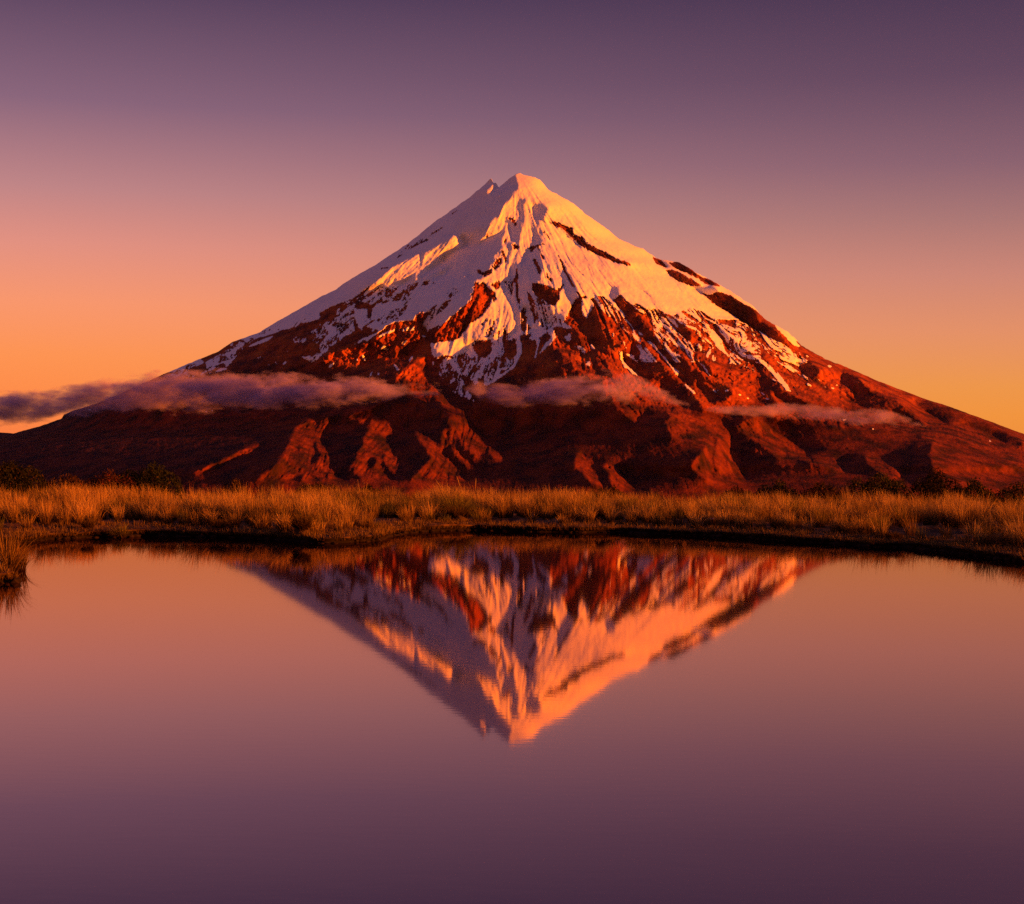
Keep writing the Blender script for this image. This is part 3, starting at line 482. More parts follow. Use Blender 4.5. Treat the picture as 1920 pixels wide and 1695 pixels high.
def mat_water():
    m, t, N, L = new_mat('still_tarn_water')
    out = N('ShaderNodeOutputMaterial'); g = N('ShaderNodeBsdfGlossy'); g.inputs['Color'].default_value = (.65, .52, .52, 1); g.inputs['Roughness'].default_value = .03
    d = N('ShaderNodeBsdfDiffuse'); d.inputs[0].default_value = (.02, .012, .012, 1)
    mx = N('ShaderNodeMixShader'); mx.inputs[0].default_value = .9; L(d.outputs[0], mx.inputs[1]); L(g.outputs[0], mx.inputs[2]); L(mx.outputs[0], out.inputs[0])
    ge = N('ShaderNodeNewGeometry')
    mp = N('ShaderNodeMapping'); mp.inputs['Scale'].default_value = (.9, 2.6, 1); L(ge.outputs['Position'], mp.inputs[0])
    n = N('ShaderNodeTexNoise'); n.inputs['Scale'].default_value = 5; n.inputs['Detail'].default_value = 4; L(mp.outputs[0], n.inputs['Vector'])
    bu = N('ShaderNodeBump'); bu.inputs['Strength'].default_value = 1; bu.inputs['Distance'].default_value = .00010; L(n.outputs[0], bu.inputs['Height']); L(bu.outputs[0], g.inputs['Normal'])
    return m
M_MTN = mat_mountain(); M_GROUND = mat_ground(); M_WATER = mat_water()
M_BLADE = mat_blades('tussock_blades'); M_LEAF = mat_blades('shrub_leaves', .12)
M_BARK = mat_simple('shrub_bark', [(.3, (.02, .012, .008)), (.7, (.06, .035, .02))], 30)
M_FROST = mat_simple('old_snow', [(.3, (.30, .29, .32)), (.7, (.6, .58, .6))], 9)
M_PEAT = mat_simple('wet_peat', [(.3, (.010, .007, .005)), (.7, (.035, .02, .012))], 18, .6, .01)
M_HILL = mat_simple('valley_scrub', [(.3, (.03, .018, .014)), (.7, (.10, .045, .02))], .02, .5, 4)

# ---------------------------------------------------------------- the mountain
R = build_relief()
Q = blur(R['q'].astype(np.float32), .7)
LITM = blur(R['lit'].astype(np.float32), 1.2)
SST = 1.25; SU0, SV0 = -40.0, 310.0; SW, SH_ = int(2040/SST), int(650/SST)
S = fill((SH_, SW), SU0, SV0, SST, SNOW); S = blur(S, .7)
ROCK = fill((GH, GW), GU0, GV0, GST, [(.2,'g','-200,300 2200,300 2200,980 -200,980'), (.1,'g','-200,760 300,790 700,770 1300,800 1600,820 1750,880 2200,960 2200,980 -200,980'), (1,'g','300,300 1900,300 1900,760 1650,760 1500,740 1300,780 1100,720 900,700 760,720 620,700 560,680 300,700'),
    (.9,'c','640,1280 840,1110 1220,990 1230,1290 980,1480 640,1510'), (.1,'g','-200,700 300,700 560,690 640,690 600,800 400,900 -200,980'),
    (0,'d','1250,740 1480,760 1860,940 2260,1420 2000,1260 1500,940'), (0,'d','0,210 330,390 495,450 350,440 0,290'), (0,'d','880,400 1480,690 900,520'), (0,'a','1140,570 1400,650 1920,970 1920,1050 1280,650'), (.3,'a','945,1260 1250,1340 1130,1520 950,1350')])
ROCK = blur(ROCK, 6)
cu = np.concatenate([np.arange(-880, -64, 16.0), np.arange(-64, 1984, 1.6), np.arange(1984, 2790, 16.0)])
NR = 360; tt = np.linspace(0, 1, NR) ** 1.06
crag = fbm(cu/9, cu*0, 71, 4)*1.6*np.interp(cu, [300, 600, 900, 1200, 1500, 1700], [.5, .6, 1.0, 1.0, 1.3, .5])
top = np.interp(cu, SKYLINE[:, 0], SKYLINE[:, 1]) + crag
uu, t2 = np.meshgrid(cu, tt); vv = top[None]*(1-t2) + 975*t2
q = samp(Q, uu, vv, GU0, GV0, GST)
# radial gullies and rubble
th = np.arctan2(uu-970, np.maximum(vv-322, 1)); rr_ = np.hypot(uu-970, vv-322)
warp = fbm(th*7, rr_/90, 5, 3)*.09
gul = fbm((th+warp)*24, rr_/80, 11, 4, .6); rid = 1-2*np.abs(fbm((th+warp)*11, rr_/130, 31, 4, .55))
rub = fbm(uu/7, vv/6, 41, 5, .62)
snow_c = samp(S, uu, vv, SU0, SV0, SST); snow_c = np.where((uu < SU0+4) | (uu > SU0+2030), 0, snow_c)
stre = fbm((th+warp*.6)*100, rr_/45, 51, 5, .75); mott = fbm(uu/5, vv/7, 61, 5, .72)
rightness = np.clip((uu-900)/200, 0, 1)
brk = stre*(.8+.5*rightness) + mott*(.8-.35*rightness)
edge = np.clip(snow_c*(1-snow_c)*4, 0, 1)
snow = snow_c + brk*(.9*edge + .22) - np.where(snow_c > .93, .12*np.clip(-rub, 0, 1), .0)
snow = np.clip((snow-.42)/.16, 0, 1)
snow = np.where(snow_c < .04, 0, snow)
rocky = 1-snow
litm = samp(LITM, uu, vv, GU0, GV0, GST)
damp = np.clip((vv-top[None])/26, .12, 1)
wn = np.clip(rr_/160, .25, 1)
low = 1-.75*np.clip((vv-720)/80, 0, 1)
mixed = np.clip(edge, 0, 1)
spur = 1-2*np.abs(fbm((th+warp*.5)*34, rr_/70, 131, 4, .6))
sh_ = .45 + .55*litm
fine = fbm((th+warp*.6)*85, rr_/24, 151, 4, .65)
dy = ((gul*24*wn + rid*26*wn)*(.42+.8*rocky) + fine*9*(.35+.65*rocky)*wn)*low*sh_ + rub*(4+22*rocky)*low*sh_ - stre*12*mixed*sh_ + (1-low)*spur*30*(.14+.86*litm)
dy = dy + (1-low)*(fbm(uu/5, vv/4, 141, 5, .7)*13 + fbm((th+warp*.25)*80, rr_/34, 161, 4, .6)*7 + fbm(uu/2.4, vv/2.2, 171, 3)*4)*(.2+.80*litm)
dy = dy + fbm(uu/3, vv/2.6, 81, 3)*(1.8+6*rocky)*low*sh_
q = q + dy*damp/7000
y = np.exp(q)
P = at_dist(uu, vv, y)
back = P.copy()[1:]; back[..., 1] = 16500 - back[..., 1]; back = back[::24]
P2 = np.concatenate([back[::-1], P], 0)
def padr(a, fillv=0): return np.concatenate([np.full((len(back), a.shape[1]), fillv, np.float32), a], 0)
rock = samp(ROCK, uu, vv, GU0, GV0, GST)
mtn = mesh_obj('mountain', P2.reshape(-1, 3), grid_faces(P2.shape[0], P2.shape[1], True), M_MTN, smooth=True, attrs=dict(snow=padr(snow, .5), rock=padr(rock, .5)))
tag(mtn, 'conical volcano with a snow cap glowing orange on its sunlit flank', kind='structure')

# ---------------------------------------------------------------- tarn, banks and ground
SH = [(u, v) for u, v in [(2, 1019), (47, 1017), (90, 1012), (167, 1008), (250, 1006), (320, 1005), (383, 1007), (450, 1009), (533, 1013), (600, 1019), (650, 1018), (706, 1014), (724, 1008), (742, 1002), (800, 997), (883, 994), (960, 996),
      (1025, 998), (1100, 999), (1167, 998), (1220, 1001), (1280, 1003), (1350, 1006), (1417, 1010), (1500, 1016), (1594, 1021), (1640, 1026), (1700, 1026), (1771, 1034), (1860, 1046), (1925, 1056)]]
far = on_plane(np.array([p[0] for p in SH], float), np.array([p[1] for p in SH], float))[:, :2]
near = [(9.6, 25.6), (11.2, 24.6), (13.4, 22), (14.6, 17), (13, 9), (9, 4), (4, 1.7), (0, 1.0), (-4, 1.6), (-7.4, 5), (-8.6, 11), (-8.4, 15), (-7.0, 17.0), (-5.95, 17.5), (-5.7, 18.25), (-6.2, 19.3), (-7.6, 20.4), (-8.6, 21.4), (-8.6, 22.6)]
poly = np.vstack([far, np.array(near)])
seg = np.hypot(*np.diff(np.vstack([poly, poly[:1]]), axis=0).T); cs = np.concatenate([[0], np.cumsum(seg)])
ns = 1400; sarr = np.linspace(0, cs[-1], ns, endpoint=False); closed = np.vstack([poly, poly[:1]])
sx_ = np.interp(sarr, cs, closed[:, 0]); sy_ = np.interp(sarr, cs, closed[:, 1])
ctr = np.array([1.0, 17.0])
rad = np.stack([sx_, sy_], -1) - ctr; ang = np.arctan2(rad[:, 1], rad[:, 0]); rlen = np.hypot(rad[:, 0], rad[:, 1])
dirn = rad/rlen[:, None]
wob = fbm(sarr/.45, sarr*0, 91, 5, .65)*.17
def ground_h(x, y, t):
    """height of the land, t metres inland from the water's edge"""
    b = (.105 + .045*fbm(x/1.7, y/1.7, 101, 3))*np.interp(x, [0, 5], [1, .85])
    h = np.where(t < 0, t*.9-.03, b*np.clip(t/.10, 0, 1)**.5 - .02*(t < .001))
    h = h + np.clip((t-.1)/2.5, 0, 1)*(.07 + .10*fbm(x/1.3, y/1.3, 103, 3)) + .02*fbm(x/.22, y/.22, 107, 3)*np.clip(t/.1, 0, 1)
    fall = np.clip((t-13)/60, 0, 1)**1.3*5 + np.clip((t-60)/2500, 0, 1)**.8*150
    return h - fall*np.clip((y-8)/25, .25, 1)
toff = np.array([-1.5, -.6, -.25, -.05, 0, .02, .05, .08, .10, .14, .2, .3, .42, .55, .7, .85, 1.0, 1.2, 1.45, 1.7, 2, 2.4, 2.8, 3.3, 3.9, 4.5, 5.2, 6, 7, 8, 9.5, 11, 13, 16, 20, 26, 34, 45, 60, 85, 120, 180, 280, 450, 800, 1500, 3000, 6000, 12500, 13000])
T, I = np.meshgrid(toff, np.arange(ns), indexing='ij')
wd = np.clip(1-np.abs(T)/3, 0, 1)*wob[I]
LIP = np.interp(toff, [0, .02, .05, .08, .10, .14, .2, .3], [0, 0, -.07, -.13, -.135, -.10, -.05, 0])[:, None]*(1+.5*fbm(sarr/.25, sarr*0, 97, 3))[None]
wd = wd + np.clip(1-np.abs(T)/.6, 0, 1)*(fbm(sarr/.11, sarr*0, 93, 3)*.05)[I] + LIP
GX = sx_[I] + dirn[I, 0]*(T+wd); GY = sy_[I] + dirn[I, 1]*(T+wd)
over = np.interp(toff, [0, .02, .10, .2], [0, .03, .0, 0])
GZ = ground_h(GX, GY, T)
Vg = np.stack([GX, GY, GZ], -1)
f = grid_faces(len(toff), ns, True).reshape(-1, 4)
i = np.arange(len(toff)-1)*ns + ns-1; f2 = np.stack([i, i+ns, i+1, i+1-ns], -1)
Fg = np.vstack([f, np.stack([i, i+ns, i+1, i-ns+1], -1)])
gr = mesh_obj('ground', Vg.reshape(-1, 3), Fg, M_GROUND, smooth=True); tag(gr, kind='structure')
oa = np.argsort(ang); wr = rlen[oa] + .4
Vw = np.vstack([[ctr[0], ctr[1], 0], np.stack([ctr[0]+wr*np.cos(ang[oa]), ctr[1]+wr*np.sin(ang[oa]), np.zeros(ns)], -1)])
Fw = np.array([[0, 1+k, 1+(k+1) % ns] for k in range(ns)])
wt = mesh_obj('water', Vw, Fw, M_WATER); tag(wt, kind='structure')
def shore_t(x, y):
    """rough distance inland of a point"""
    d = np.stack([x, y], -1) - ctr; a = np.arctan2(d[..., 1], d[..., 0]); o = np.argsort(ang)
    return np.hypot(d[..., 0], d[..., 1]) - np.interp(a, np.concatenate([ang[o]-2*np.pi, ang[o], ang[o]+2*np.pi]), np.tile(rlen[o], 3))
def gz(x, y):
    x = np.asarray(x, float); y = np.asarray(y, float); return ground_h(x, y, shore_t(x, y))

# ---------------------------------------------------------------- tussock grass
def blades(rng, roots, n_per, height, radius, lean, width, tipc, footc, droop=1.0, segs=4, wind=(-.12, .0)):
    """arching blades for tussocks rooted at roots (k,3); returns V, F, tint"""
    k = len(roots); n = int(n_per); m = k*n
    h = np.repeat(height, n)*rng.uniform(.55, 1.12, m); a = rng.uniform(0, 2*np.pi, m)
    rr = np.sqrt(rng.random(m))*np.repeat(radius, n)
    bx = np.repeat(roots[:, 0], n) + rr*np.cos(a)*.55; by = np.repeat(roots[:, 1], n) + rr*np.sin(a)*.55; bz = np.repeat(roots[:, 2], n)-.03
    a = a + rng.normal(0, .5, m)
    ln = np.repeat(lean, n)*rng.uniform(.15, 1.3, m)**1.2
    dx = np.cos(a)*ln + wind[0]*rng.uniform(.3, 1.4, m); dyv = np.sin(a)*ln + wind[1]
    s = np.linspace(0, 1, segs+1)[None]
    px = bx[:, None] + dx[:, None]*h[:, None]*s**1.7; py = by[:, None] + dyv[:, None]*h[:, None]*s**1.7
    dr = droop*np.minimum(ln, 1.2)[:, None]*.45
    pz = bz[:, None] + h[:, None]*(s - dr*s**2.6)
    wv = width*rng.uniform(.6, 1.3, m)[:, None]*(1-s**2*.93)
    sa = rng.uniform(0, 2*np.pi, m)[:, None]; ox = np.cos(sa)*wv*.5; oy = np.sin(sa)*wv*.5
    Lf = np.stack([px-ox, py-oy, pz], -1); Rt = np.stack([px+ox, py+oy, pz], -1)
    V = np.stack([Lf, Rt], 2).reshape(m, -1, 3); nv = V.shape[1]
    base = np.array([[2*j, 2*j+1, 2*j+3, 2*j+2] for j in range(segs)])
    F = (np.arange(m)[:, None, None]*nv + base[None]).reshape(-1, 4)
    tip = np.repeat(tipc, n, 0)*rng.uniform(.6, 1.25, (m, 1)); dead = rng.random(m) < .3
    tip = np.where(dead[:, None], tip*np.array([.62, .5, .42]), tip)
    sc_ = np.repeat(np.clip(s*1.35-.28, 0, 1), m, 0)  # dead foot colour carried higher to paint in shade between clumps
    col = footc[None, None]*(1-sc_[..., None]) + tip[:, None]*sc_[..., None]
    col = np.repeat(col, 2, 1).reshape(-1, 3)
    return V.reshape(-1, 3), F, col
rng = np.random.default_rng(3)
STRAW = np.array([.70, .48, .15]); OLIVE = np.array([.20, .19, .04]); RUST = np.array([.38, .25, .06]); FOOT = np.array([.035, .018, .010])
th_ = np.linspace(-.2, 3.5, 4000)
cand = []
while len(cand) < 2600:
    x = rng.uniform(-18, 21); y_ = rng.uniform(20, 50)
    cand.append((x, y_))
    if len(cand) == 2600:
        c = np.array(cand); t = shore_t(c[:, 0], c[:, 1]); keep = (t > .8 + .6*np.abs(vnoise(c[:, 0]*1.1, c[:, 1]*1.1, 201))) & (t < 13) & (fbm(c[:, 0]*.9, c[:, 1]*.9, 211, 2) > -.22)
        cand = [tuple(p) for p in c[keep]] if keep.sum() > 0 else []
        pool = locals().get('pool', []) + cand
        cand = []
        if len(pool) > 3000: break
pool = np.array(pool[:3000])
tin = shore_t(pool[:, 0], pool[:, 1])
patch = fbm(pool[:, 0]/1.6, pool[:, 1]/1.6, 207, 3)
hh = np.interp(tin, [.8, 2, 4, 7, 13], [.30, .40, .46, .46, .44])*1.1*(1 + .42*patch + rng.normal(0, .15, len(pool)))*np.interp(pool[:, 0], [-9, -4, 4, 8], [1.02, 1.0, .98, 1.06])
kind = patch + rng.normal(0, .35, len(pool))
tc_ = np.where((kind > .05)[:, None], STRAW, np.where((kind > -.45)[:, None], RUST*1.15, OLIVE))*rng.uniform(.8, 1.15, (len(pool), 1))
roots = np.stack([pool[:, 0], pool[:, 1], gz(pool[:, 0], pool[:, 1])], -1)
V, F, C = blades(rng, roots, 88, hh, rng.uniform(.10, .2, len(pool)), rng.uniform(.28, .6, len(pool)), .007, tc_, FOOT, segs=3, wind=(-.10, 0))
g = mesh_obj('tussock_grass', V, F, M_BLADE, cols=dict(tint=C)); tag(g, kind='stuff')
# short turf and sedge on the lip of the bank, some of it hanging over the water
sid = rng.integers(0, ns, 15000); tv = rng.uniform(-.03, 1.6, 15000)**1.0; tv[::3] = rng.uniform(-.06, .12, 5000)
tx = sx_[sid]+dirn[sid, 0]*tv; ty = sy_[sid]+dirn[sid, 1]*tv
ok = (np.abs(tx) < 18) & (ty > 16); tx, ty = tx[ok], ty[ok]
r2 = np.stack([tx, ty, np.maximum(gz(tx, ty), .075)], -1)
tcs = np.where(rng.random((len(tx), 1)) < .5, RUST*.7, STRAW*.55)
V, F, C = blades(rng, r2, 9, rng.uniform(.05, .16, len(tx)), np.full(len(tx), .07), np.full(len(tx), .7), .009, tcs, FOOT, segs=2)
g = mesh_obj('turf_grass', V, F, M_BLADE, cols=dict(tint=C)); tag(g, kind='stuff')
def tussock(u, v, z, h, r, lean, n, tip, label, name='tussock', foot=FOOT, width=.008, seed=0, cat='tussock', droop=1.0):
    """one tussock whose foot stands at image pixel u, v"""
    p = on_plane(np.array(float(u)), np.array(float(v)), z); rg = np.random.default_rng(1000+seed)
    zz = float(gz(p[0], p[1])) if shore_t(p[0], p[1]) > .05 else -.02
    V, F, C = blades(rg, np.array([[0, 0, 0.]]), n, np.array([h]), np.array([r]), np.array([lean]), width, np.array([tip]), foot, segs=5, droop=droop)
    o = mesh_obj(name, V, F, M_BLADE, cols=dict(tint=C)); o.location = (p[0], p[1], zz)
    return tag(o, label, cat, 'tussocks along the bank')
TU = [
 (12, 1070, .05, .62, .22, .5, 420, RUST*.8, 'dark tussock leaning over the water at the left edge of the picture'),
 (38, 1062, .05, .46, .12, .7, 160, RUST*.7, 'small ragged tuft beside the dark waterside tussock at the far left'),
 (855, 968, .2, .72, .42, .85, 900, OLIVE*1.2, 'big round olive tussock with a dark heart below the long seed stalks'),
 (1640, 992, .12, .42, .16, .5, 420, STRAW*1.25, 'pale tufted sedge on the right bank at the water\'s edge'),
 (1600, 985, .15, .36, .10, .4, 200, STRAW*1.1, 'small pale tuft just left of the pale tufted sedge on the right bank'),
 (533, 1000, .1, .40, .14, .6, 320, STRAW, 'yellow tuft spilling over the bank right below the dark stump-like clump'),
 (228, 998, .1, .38, .12, .9, 260, OLIVE, 'drooping tuft at the left bank with its blades over the water'),
 (395, 988, .12, .36, .14, .6, 260, STRAW*.9, 'short straw tuft on the dark bank left of centre'),
 (1490, 975, .2, .66, .3, .7, 700, OLIVE*1.1, 'broad dark green tussock in the grass below the right shrubs'),
 (1790, 962, .25, .74, .32, .55, 800, STRAW*1.1, 'tall feathery straw tussock in front of the right shrubs'),
 (1220, 978, .15, .5, .2, .5, 420, OLIVE, 'olive tussock on the right of the two dark gaps in the middle bank'),
 (1905, 1012, .15, .40, .18, .5, 420, RUST, 'rusty tuft on the bank at the right edge of the picture'),
 (1372, 968, .2, .62, .26, .5, 600, OLIVE*.9, 'rounded green clump in the grass right of centre'),
]
for k_, a_ in enumerate(TU): tussock(*a_, seed=k_)
# seed stalks above the big tussock
for k_, (u, v, hgt, ln, lab) in enumerate([(868, 960, .98, -.16, 'tall pale seed stalk arching left above the big round tussock'), (890, 962, .98, .02, 'upright pale seed stalk right of the big round tussock'), (838, 962, .90, -.3, 'thin seed stalk bending left beside the big round tussock')]):
    p = on_plane(np.array(float(u)), np.array(float(v)), .2); s = np.linspace(0, 1, 9)
    px = ln*s**2*hgt; pz = hgt*(s-.06*s**3); ring = np.linspace(0, 2*np.pi, 5)[:4]
    rads = np.where(s > .7, .006*np.sin((s-.7)/.3*np.pi)+.002, .0022)
    V = np.stack([px[:, None]+rads[:, None]*np.cos(ring), np.zeros((9, 1))+rads[:, None]*np.sin(ring), pz[:, None]+0*ring], -1).reshape(-1, 3)
    F = np.array([[4*a+b, 4*a+(b+1) % 4, 4*a+4+(b+1) % 4, 4*a+4+b] for a in range(8) for b in range(4)])
    o = mesh_obj('seed_stalk', V, F, M_BLADE, cols=dict(tint=np.tile(STRAW*.6, (len(V), 1)))); o.location = (p[0], p[1], float(gz(p[0], p[1])))
    tag(o, lab, 'grass stalk')

# ---------------------------------------------------------------- shrubs
def shrub(u0, u1, vtop, dist, label, lumps=4, n=5000, depth=.8, col=(.035, .04, .012), seed=0, hmul=1.0, leaf=.062, spiky=0.0):
    """leathery mountain shrub between image columns u0..u1 with its top at image row vtop, dist metres away"""
    rg = np.random.default_rng(500+seed); dist = dist*1.85; depth = depth*2; n = int(n*1.25)
    a = at_dist(np.array(float(u0)), np.array(900.), np.array(dist)); b = at_dist(np.array(float(u1)), np.array(900.), np.array(dist))
    c = (a+b)/2; w_ = (b[0]-a[0]); topz = at_dist(np.array((u0+u1)/2.), np.array(float(vtop)), np.array(dist))[2]
    z0 = float(gz(c[0], c[1])); H = max(topz - z0, .5)
    root = empty('shrub', (c[0], c[1], z0)); tag(root, label, 'shrub', 'shrubs behind the grass')
    cen = []
    for k in range(lumps):
        x = ((k+.5)/lumps-.5)*w_*.8 + rg.normal(0, w_*.02); r = w_/lumps*rg.uniform(.62, .8)
        cen.append((x, rg.uniform(-.25, .25)*depth, H*rg.uniform(.86, .97)*(1-.18*(2*abs(x)/w_)**2), r))
    cen.append((w_*rg.uniform(-.12, .12), 0, H, max(w_*.2, .2)))
    cen = np.array(cen); ci = rg.choice(len(cen), n, p=cen[:, 3]/cen[:, 3].sum())
    d = rg.normal(size=(n, 3)); d /= np.linalg.norm(d, axis=1)[:, None]
    rr = rg.uniform(.5, 1.03, n)**.5
    cl = 1 + .12*fbm(d[:, 0]*3.1+ci*3.3, d[:, 2]*3.1+d[:, 1]*2, 301+seed, 3)
    px = cen[ci, 0] + d[:, 0]*cen[ci, 3]*rr*cl; py = cen[ci, 1] + d[:, 1]*depth*.7*rr*cl
    pz = np.clip(cen[ci, 2]*(.5 + .5*d[:, 2]*rr*cl), .02, None)
    gap = fbm(px*5, pz*5+py*2, 401+seed, 2) > -.5
    px, py, pz = px[gap], py[gap], pz[gap]; m = len(px)
    pz = pz + spiky*np.maximum(rg.normal(0, 1, m), 0)*.05
    az = rg.uniform(0, 2*np.pi, m); el = rg.uniform(-.2, 1.3, m)
    ax = np.stack([np.cos(az)*np.cos(el), np.sin(az)*np.cos(el), np.sin(el)], -1)*leaf*rg.uniform(.6, 1.4, (m, 1))
    sd = np.cross(ax, rg.normal(size=(m, 3))); sd /= np.linalg.norm(sd, axis=1)[:, None]+1e-9; sd *= leaf*.36
    c0 = np.stack([px, py, pz], -1)
    V = np.stack([c0-ax, c0+sd, c0+ax, c0-sd], 1).reshape(-1, 3); F = np.arange(4*m).reshape(-1, 4)
    tone = rg.uniform(.5, 1.5, (m, 1))*np.array(col); tone[rg.random(m) < .12] *= np.array([2.2, 1.2, .8])
    mesh_obj('foliage', V, F, M_LEAF, root, cols=dict(tint=np.repeat(tone, 4, 0)))
    # stems: bent tapered limbs up into each lump
    VV, FF = [], []
    for k, (x, yy, zt, r) in enumerate(cen):
        for j in range(3):
            tx, ty_, tz = x + rg.normal(0, r*.5), yy + rg.normal(0, .15), zt*rg.uniform(.6, .88)
            s = np.linspace(0, 1, 6); cx = tx*s**1.3*1.0; cy_ = ty_*s; cz = tz*s**.9 - .03
            rad_ = (.028*(1-s)+.006); ring = np.linspace(0, 2*np.pi, 6)[:5]; o_ = len(VV)*30
            VV.append(np.stack([cx[:, None]+rad_[:, None]*np.cos(ring), cy_[:, None]+rad_[:, None]*np.sin(ring), cz[:, None]+0*ring], -1).reshape(-1, 3))
            FF += [[o_+5*a_+b_, o_+5*a_+(b_+1) % 5, o_+5*a_+5+(b_+1) % 5, o_+5*a_+5+b_] for a_ in range(5) for b_ in range(5)]
    mesh_obj('stem', np.vstack(VV), np.array(FF), M_BARK, root, smooth=True)
    return root
SHR = [
 (-60, 92, 865, 31.0, 'large dark domed shrub at the left edge behind the grass', 3, 9000, .9, (.020, .021, .008)),
 (62, 190, 887, 33.0, 'low saddle of rusty dark scrub between the two big left shrubs', 4, 5000, .7, (.045, .025, .010)),
 (150, 262, 879, 33.5, 'reddish dark shrub joined to the left side of the second big left shrub', 2, 5000, .7, (.05, .022, .010)),
 (205, 342, 866, 34.0, 'second big dark green domed shrub on the left skyline of the grass', 3, 8000, .9, (.020, .024, .008)),
 (415, 462, 896, 34.0, 'small dark shrub poking out of the grass right of the left shrubs', 2, 1500, .4, (.04, .025, .010)),
 (552, 640, 901, 34.5, 'low flat dark shrub in the grass at the foot of the red spurs', 3, 2500, .5, (.04, .03, .010)),
 (664, 716, 908, 32.5, 'round dark shrub half sunk in the grass left of centre', 1, 2400, .4, (.035, .022, .009)),
 (1108, 1180, 908, 35.0, 'small dark mound of scrub on the grass skyline right of centre', 2, 2200, .5, (.04, .028, .010)),
 (1345, 1420, 910, 34.5, 'first low dark shrub of the right hand row, beside the lit spur', 2, 2400, .5, (.034, .022, .010)),
 (1415, 1505, 900, 35.0, 'greyish green rounded shrub in the right hand row', 3, 4200, .6, (.034, .034, .014)),
 (1490, 1600, 903, 34.5, 'long low dark scrub between the greyish green shrub and the tall right ones', 4, 4200, .6, (.034, .022, .010)),
 (1580, 1715, 884, 35.5, 'broad dark shrub left of the tallest shrub on the right', 4, 7000, .8, (.030, .032, .011)),
 (1700, 1812, 875, 36.0, 'tallest ragged dark shrub of the right hand row', 3, 7000, .8, (.016, .014, .007)),
 (1775, 1870, 894, 34.5, 'dark green shrub just right of the tallest shrub', 3, 5000, .7, (.028, .030, .010)),
 (1850, 1990, 902, 33.5, 'dark bushy shrub running out of the picture at the right edge', 3, 6000, .8, (.028, .028, .010)),
]
for k_, a_ in enumerate(SHR): shrub(*a_, seed=k_)
# dark dead hearts of old tussocks in the bank; one mound stands in for a shaded gap
def stump(u, v, z, w_, h, label, seed):
    p = on_plane(np.array(float(u)), np.array(float(v)), z); rg = np.random.default_rng(seed+700)
    nu, nv = 18, 10; A, B = np.meshgrid(np.linspace(0, 2*np.pi, nu, endpoint=False), np.linspace(0, 1, nv))
    r = w_/2*np.cos(np.clip(B, 0, .97)**2.2*np.pi/2)*(1+.25*fbm(np.cos(A)*2+seed, np.sin(A)*2+B*3, 801+seed, 3))
    V = np.stack([r*np.cos(A), r*np.sin(A), B*h*.62*(1+.2*np.cos(A*3+seed)+.12*np.cos(A*5))-.04], -1).reshape(-1, 3)
    F = np.array([[a*nu+b, a*nu+(b+1) % nu, (a+1)*nu+(b+1) % nu, (a+1)*nu+b] for a in range(nv-1) for b in range(nu)])
    root = empty('dead_tussock', (p[0], p[1], float(gz(p[0], p[1])))); tag(root, label, 'dead tussock', 'dead tussocks in the bank')
    mesh_obj('peat_core', V, F, M_BARK, root, smooth=True)
    V, F, C = blades(rg, np.array([[0, 0, h*.2]]), 520, np.array([h*.95]), np.array([w_*.7]), np.array([.7]), .009, np.array([RUST*.35]), FOOT*.6, segs=3)
    mesh_obj('dead_leaves', V, F, M_BLADE, root, cols=dict(tint=C))
ST = [(567, 1004, .1, .30, .42, 'dark stump-like dead tussock on the bank left of centre'), (412, 996, .1, .34, .24, 'low wide dead tussock left of the stump-like one'),
      (165, 996, .1, .20, .20, 'small dark clump on the left bank near its own reflection'), (855, 975, .15, .42, .34, 'dark heart at the foot of the big round olive tussock'), (1122, 980, .12, .2, .30, 'narrow dark clump in the middle of the far bank'), (1676, 1012, .1, .26, .2, 'dark peaty clump by the water right of the pale sedge')]
for k_, a_ in enumerate(ST): stump(*a_, k_)
# last snow lying on the turf
for k_, (u, v, wd_, lab) in enumerate([(463, 962, .22, 'thin streak of old snow in the grass, left one of three'), (508, 964, .28, 'thin streak of old snow in the grass, middle one of three'), (592, 968, .18, 'thin streak of old snow just right of the stump-like clump'), (1322, 981, .55, 'long low streak of old snow on the right bank turf'), (1250, 979, .2, 'short scrap of old snow left of the long streak')]):
    p = on_plane(np.array(float(u)), np.array(float(v)), .12); rg = np.random.default_rng(900+k_)
    nu = 22; A = np.linspace(0, 2*np.pi, nu, endpoint=False); rr = 1+.3*rg.normal(0, .5, nu)
    top_ = np.stack([np.cos(A)*rr*wd_*.42, np.sin(A)*rr*.10, np.full(nu, .014)], -1); bot = np.stack([np.cos(A)*rr*wd_*.5, np.sin(A)*rr*.14, np.full(nu, -.03)], -1)
    V = np.vstack([top_, bot, [[0, 0, .018]]]); F = np.array([[b, (b+1) % nu, nu+(b+1) % nu, nu+b] for b in range(nu)] + [[2*nu, b, (b+1) % nu, (b+1) % nu] for b in range(nu)])
    F3 = np.array([[a, c, b] for a, b, c, d in F[:nu]] + [[a, d, c] for a, b, c, d in F[:nu]] + [[2*nu, b, (b+1) % nu] for b in range(nu)])
    o = mesh_obj('snow_patch', V, F3, M_FROST, smooth=True); o.location = (p[0], p[1], max(float(gz(p[0], p[1])), .02) + .01); tag(o, lab, 'snow patch', 'snow scraps on the bank')

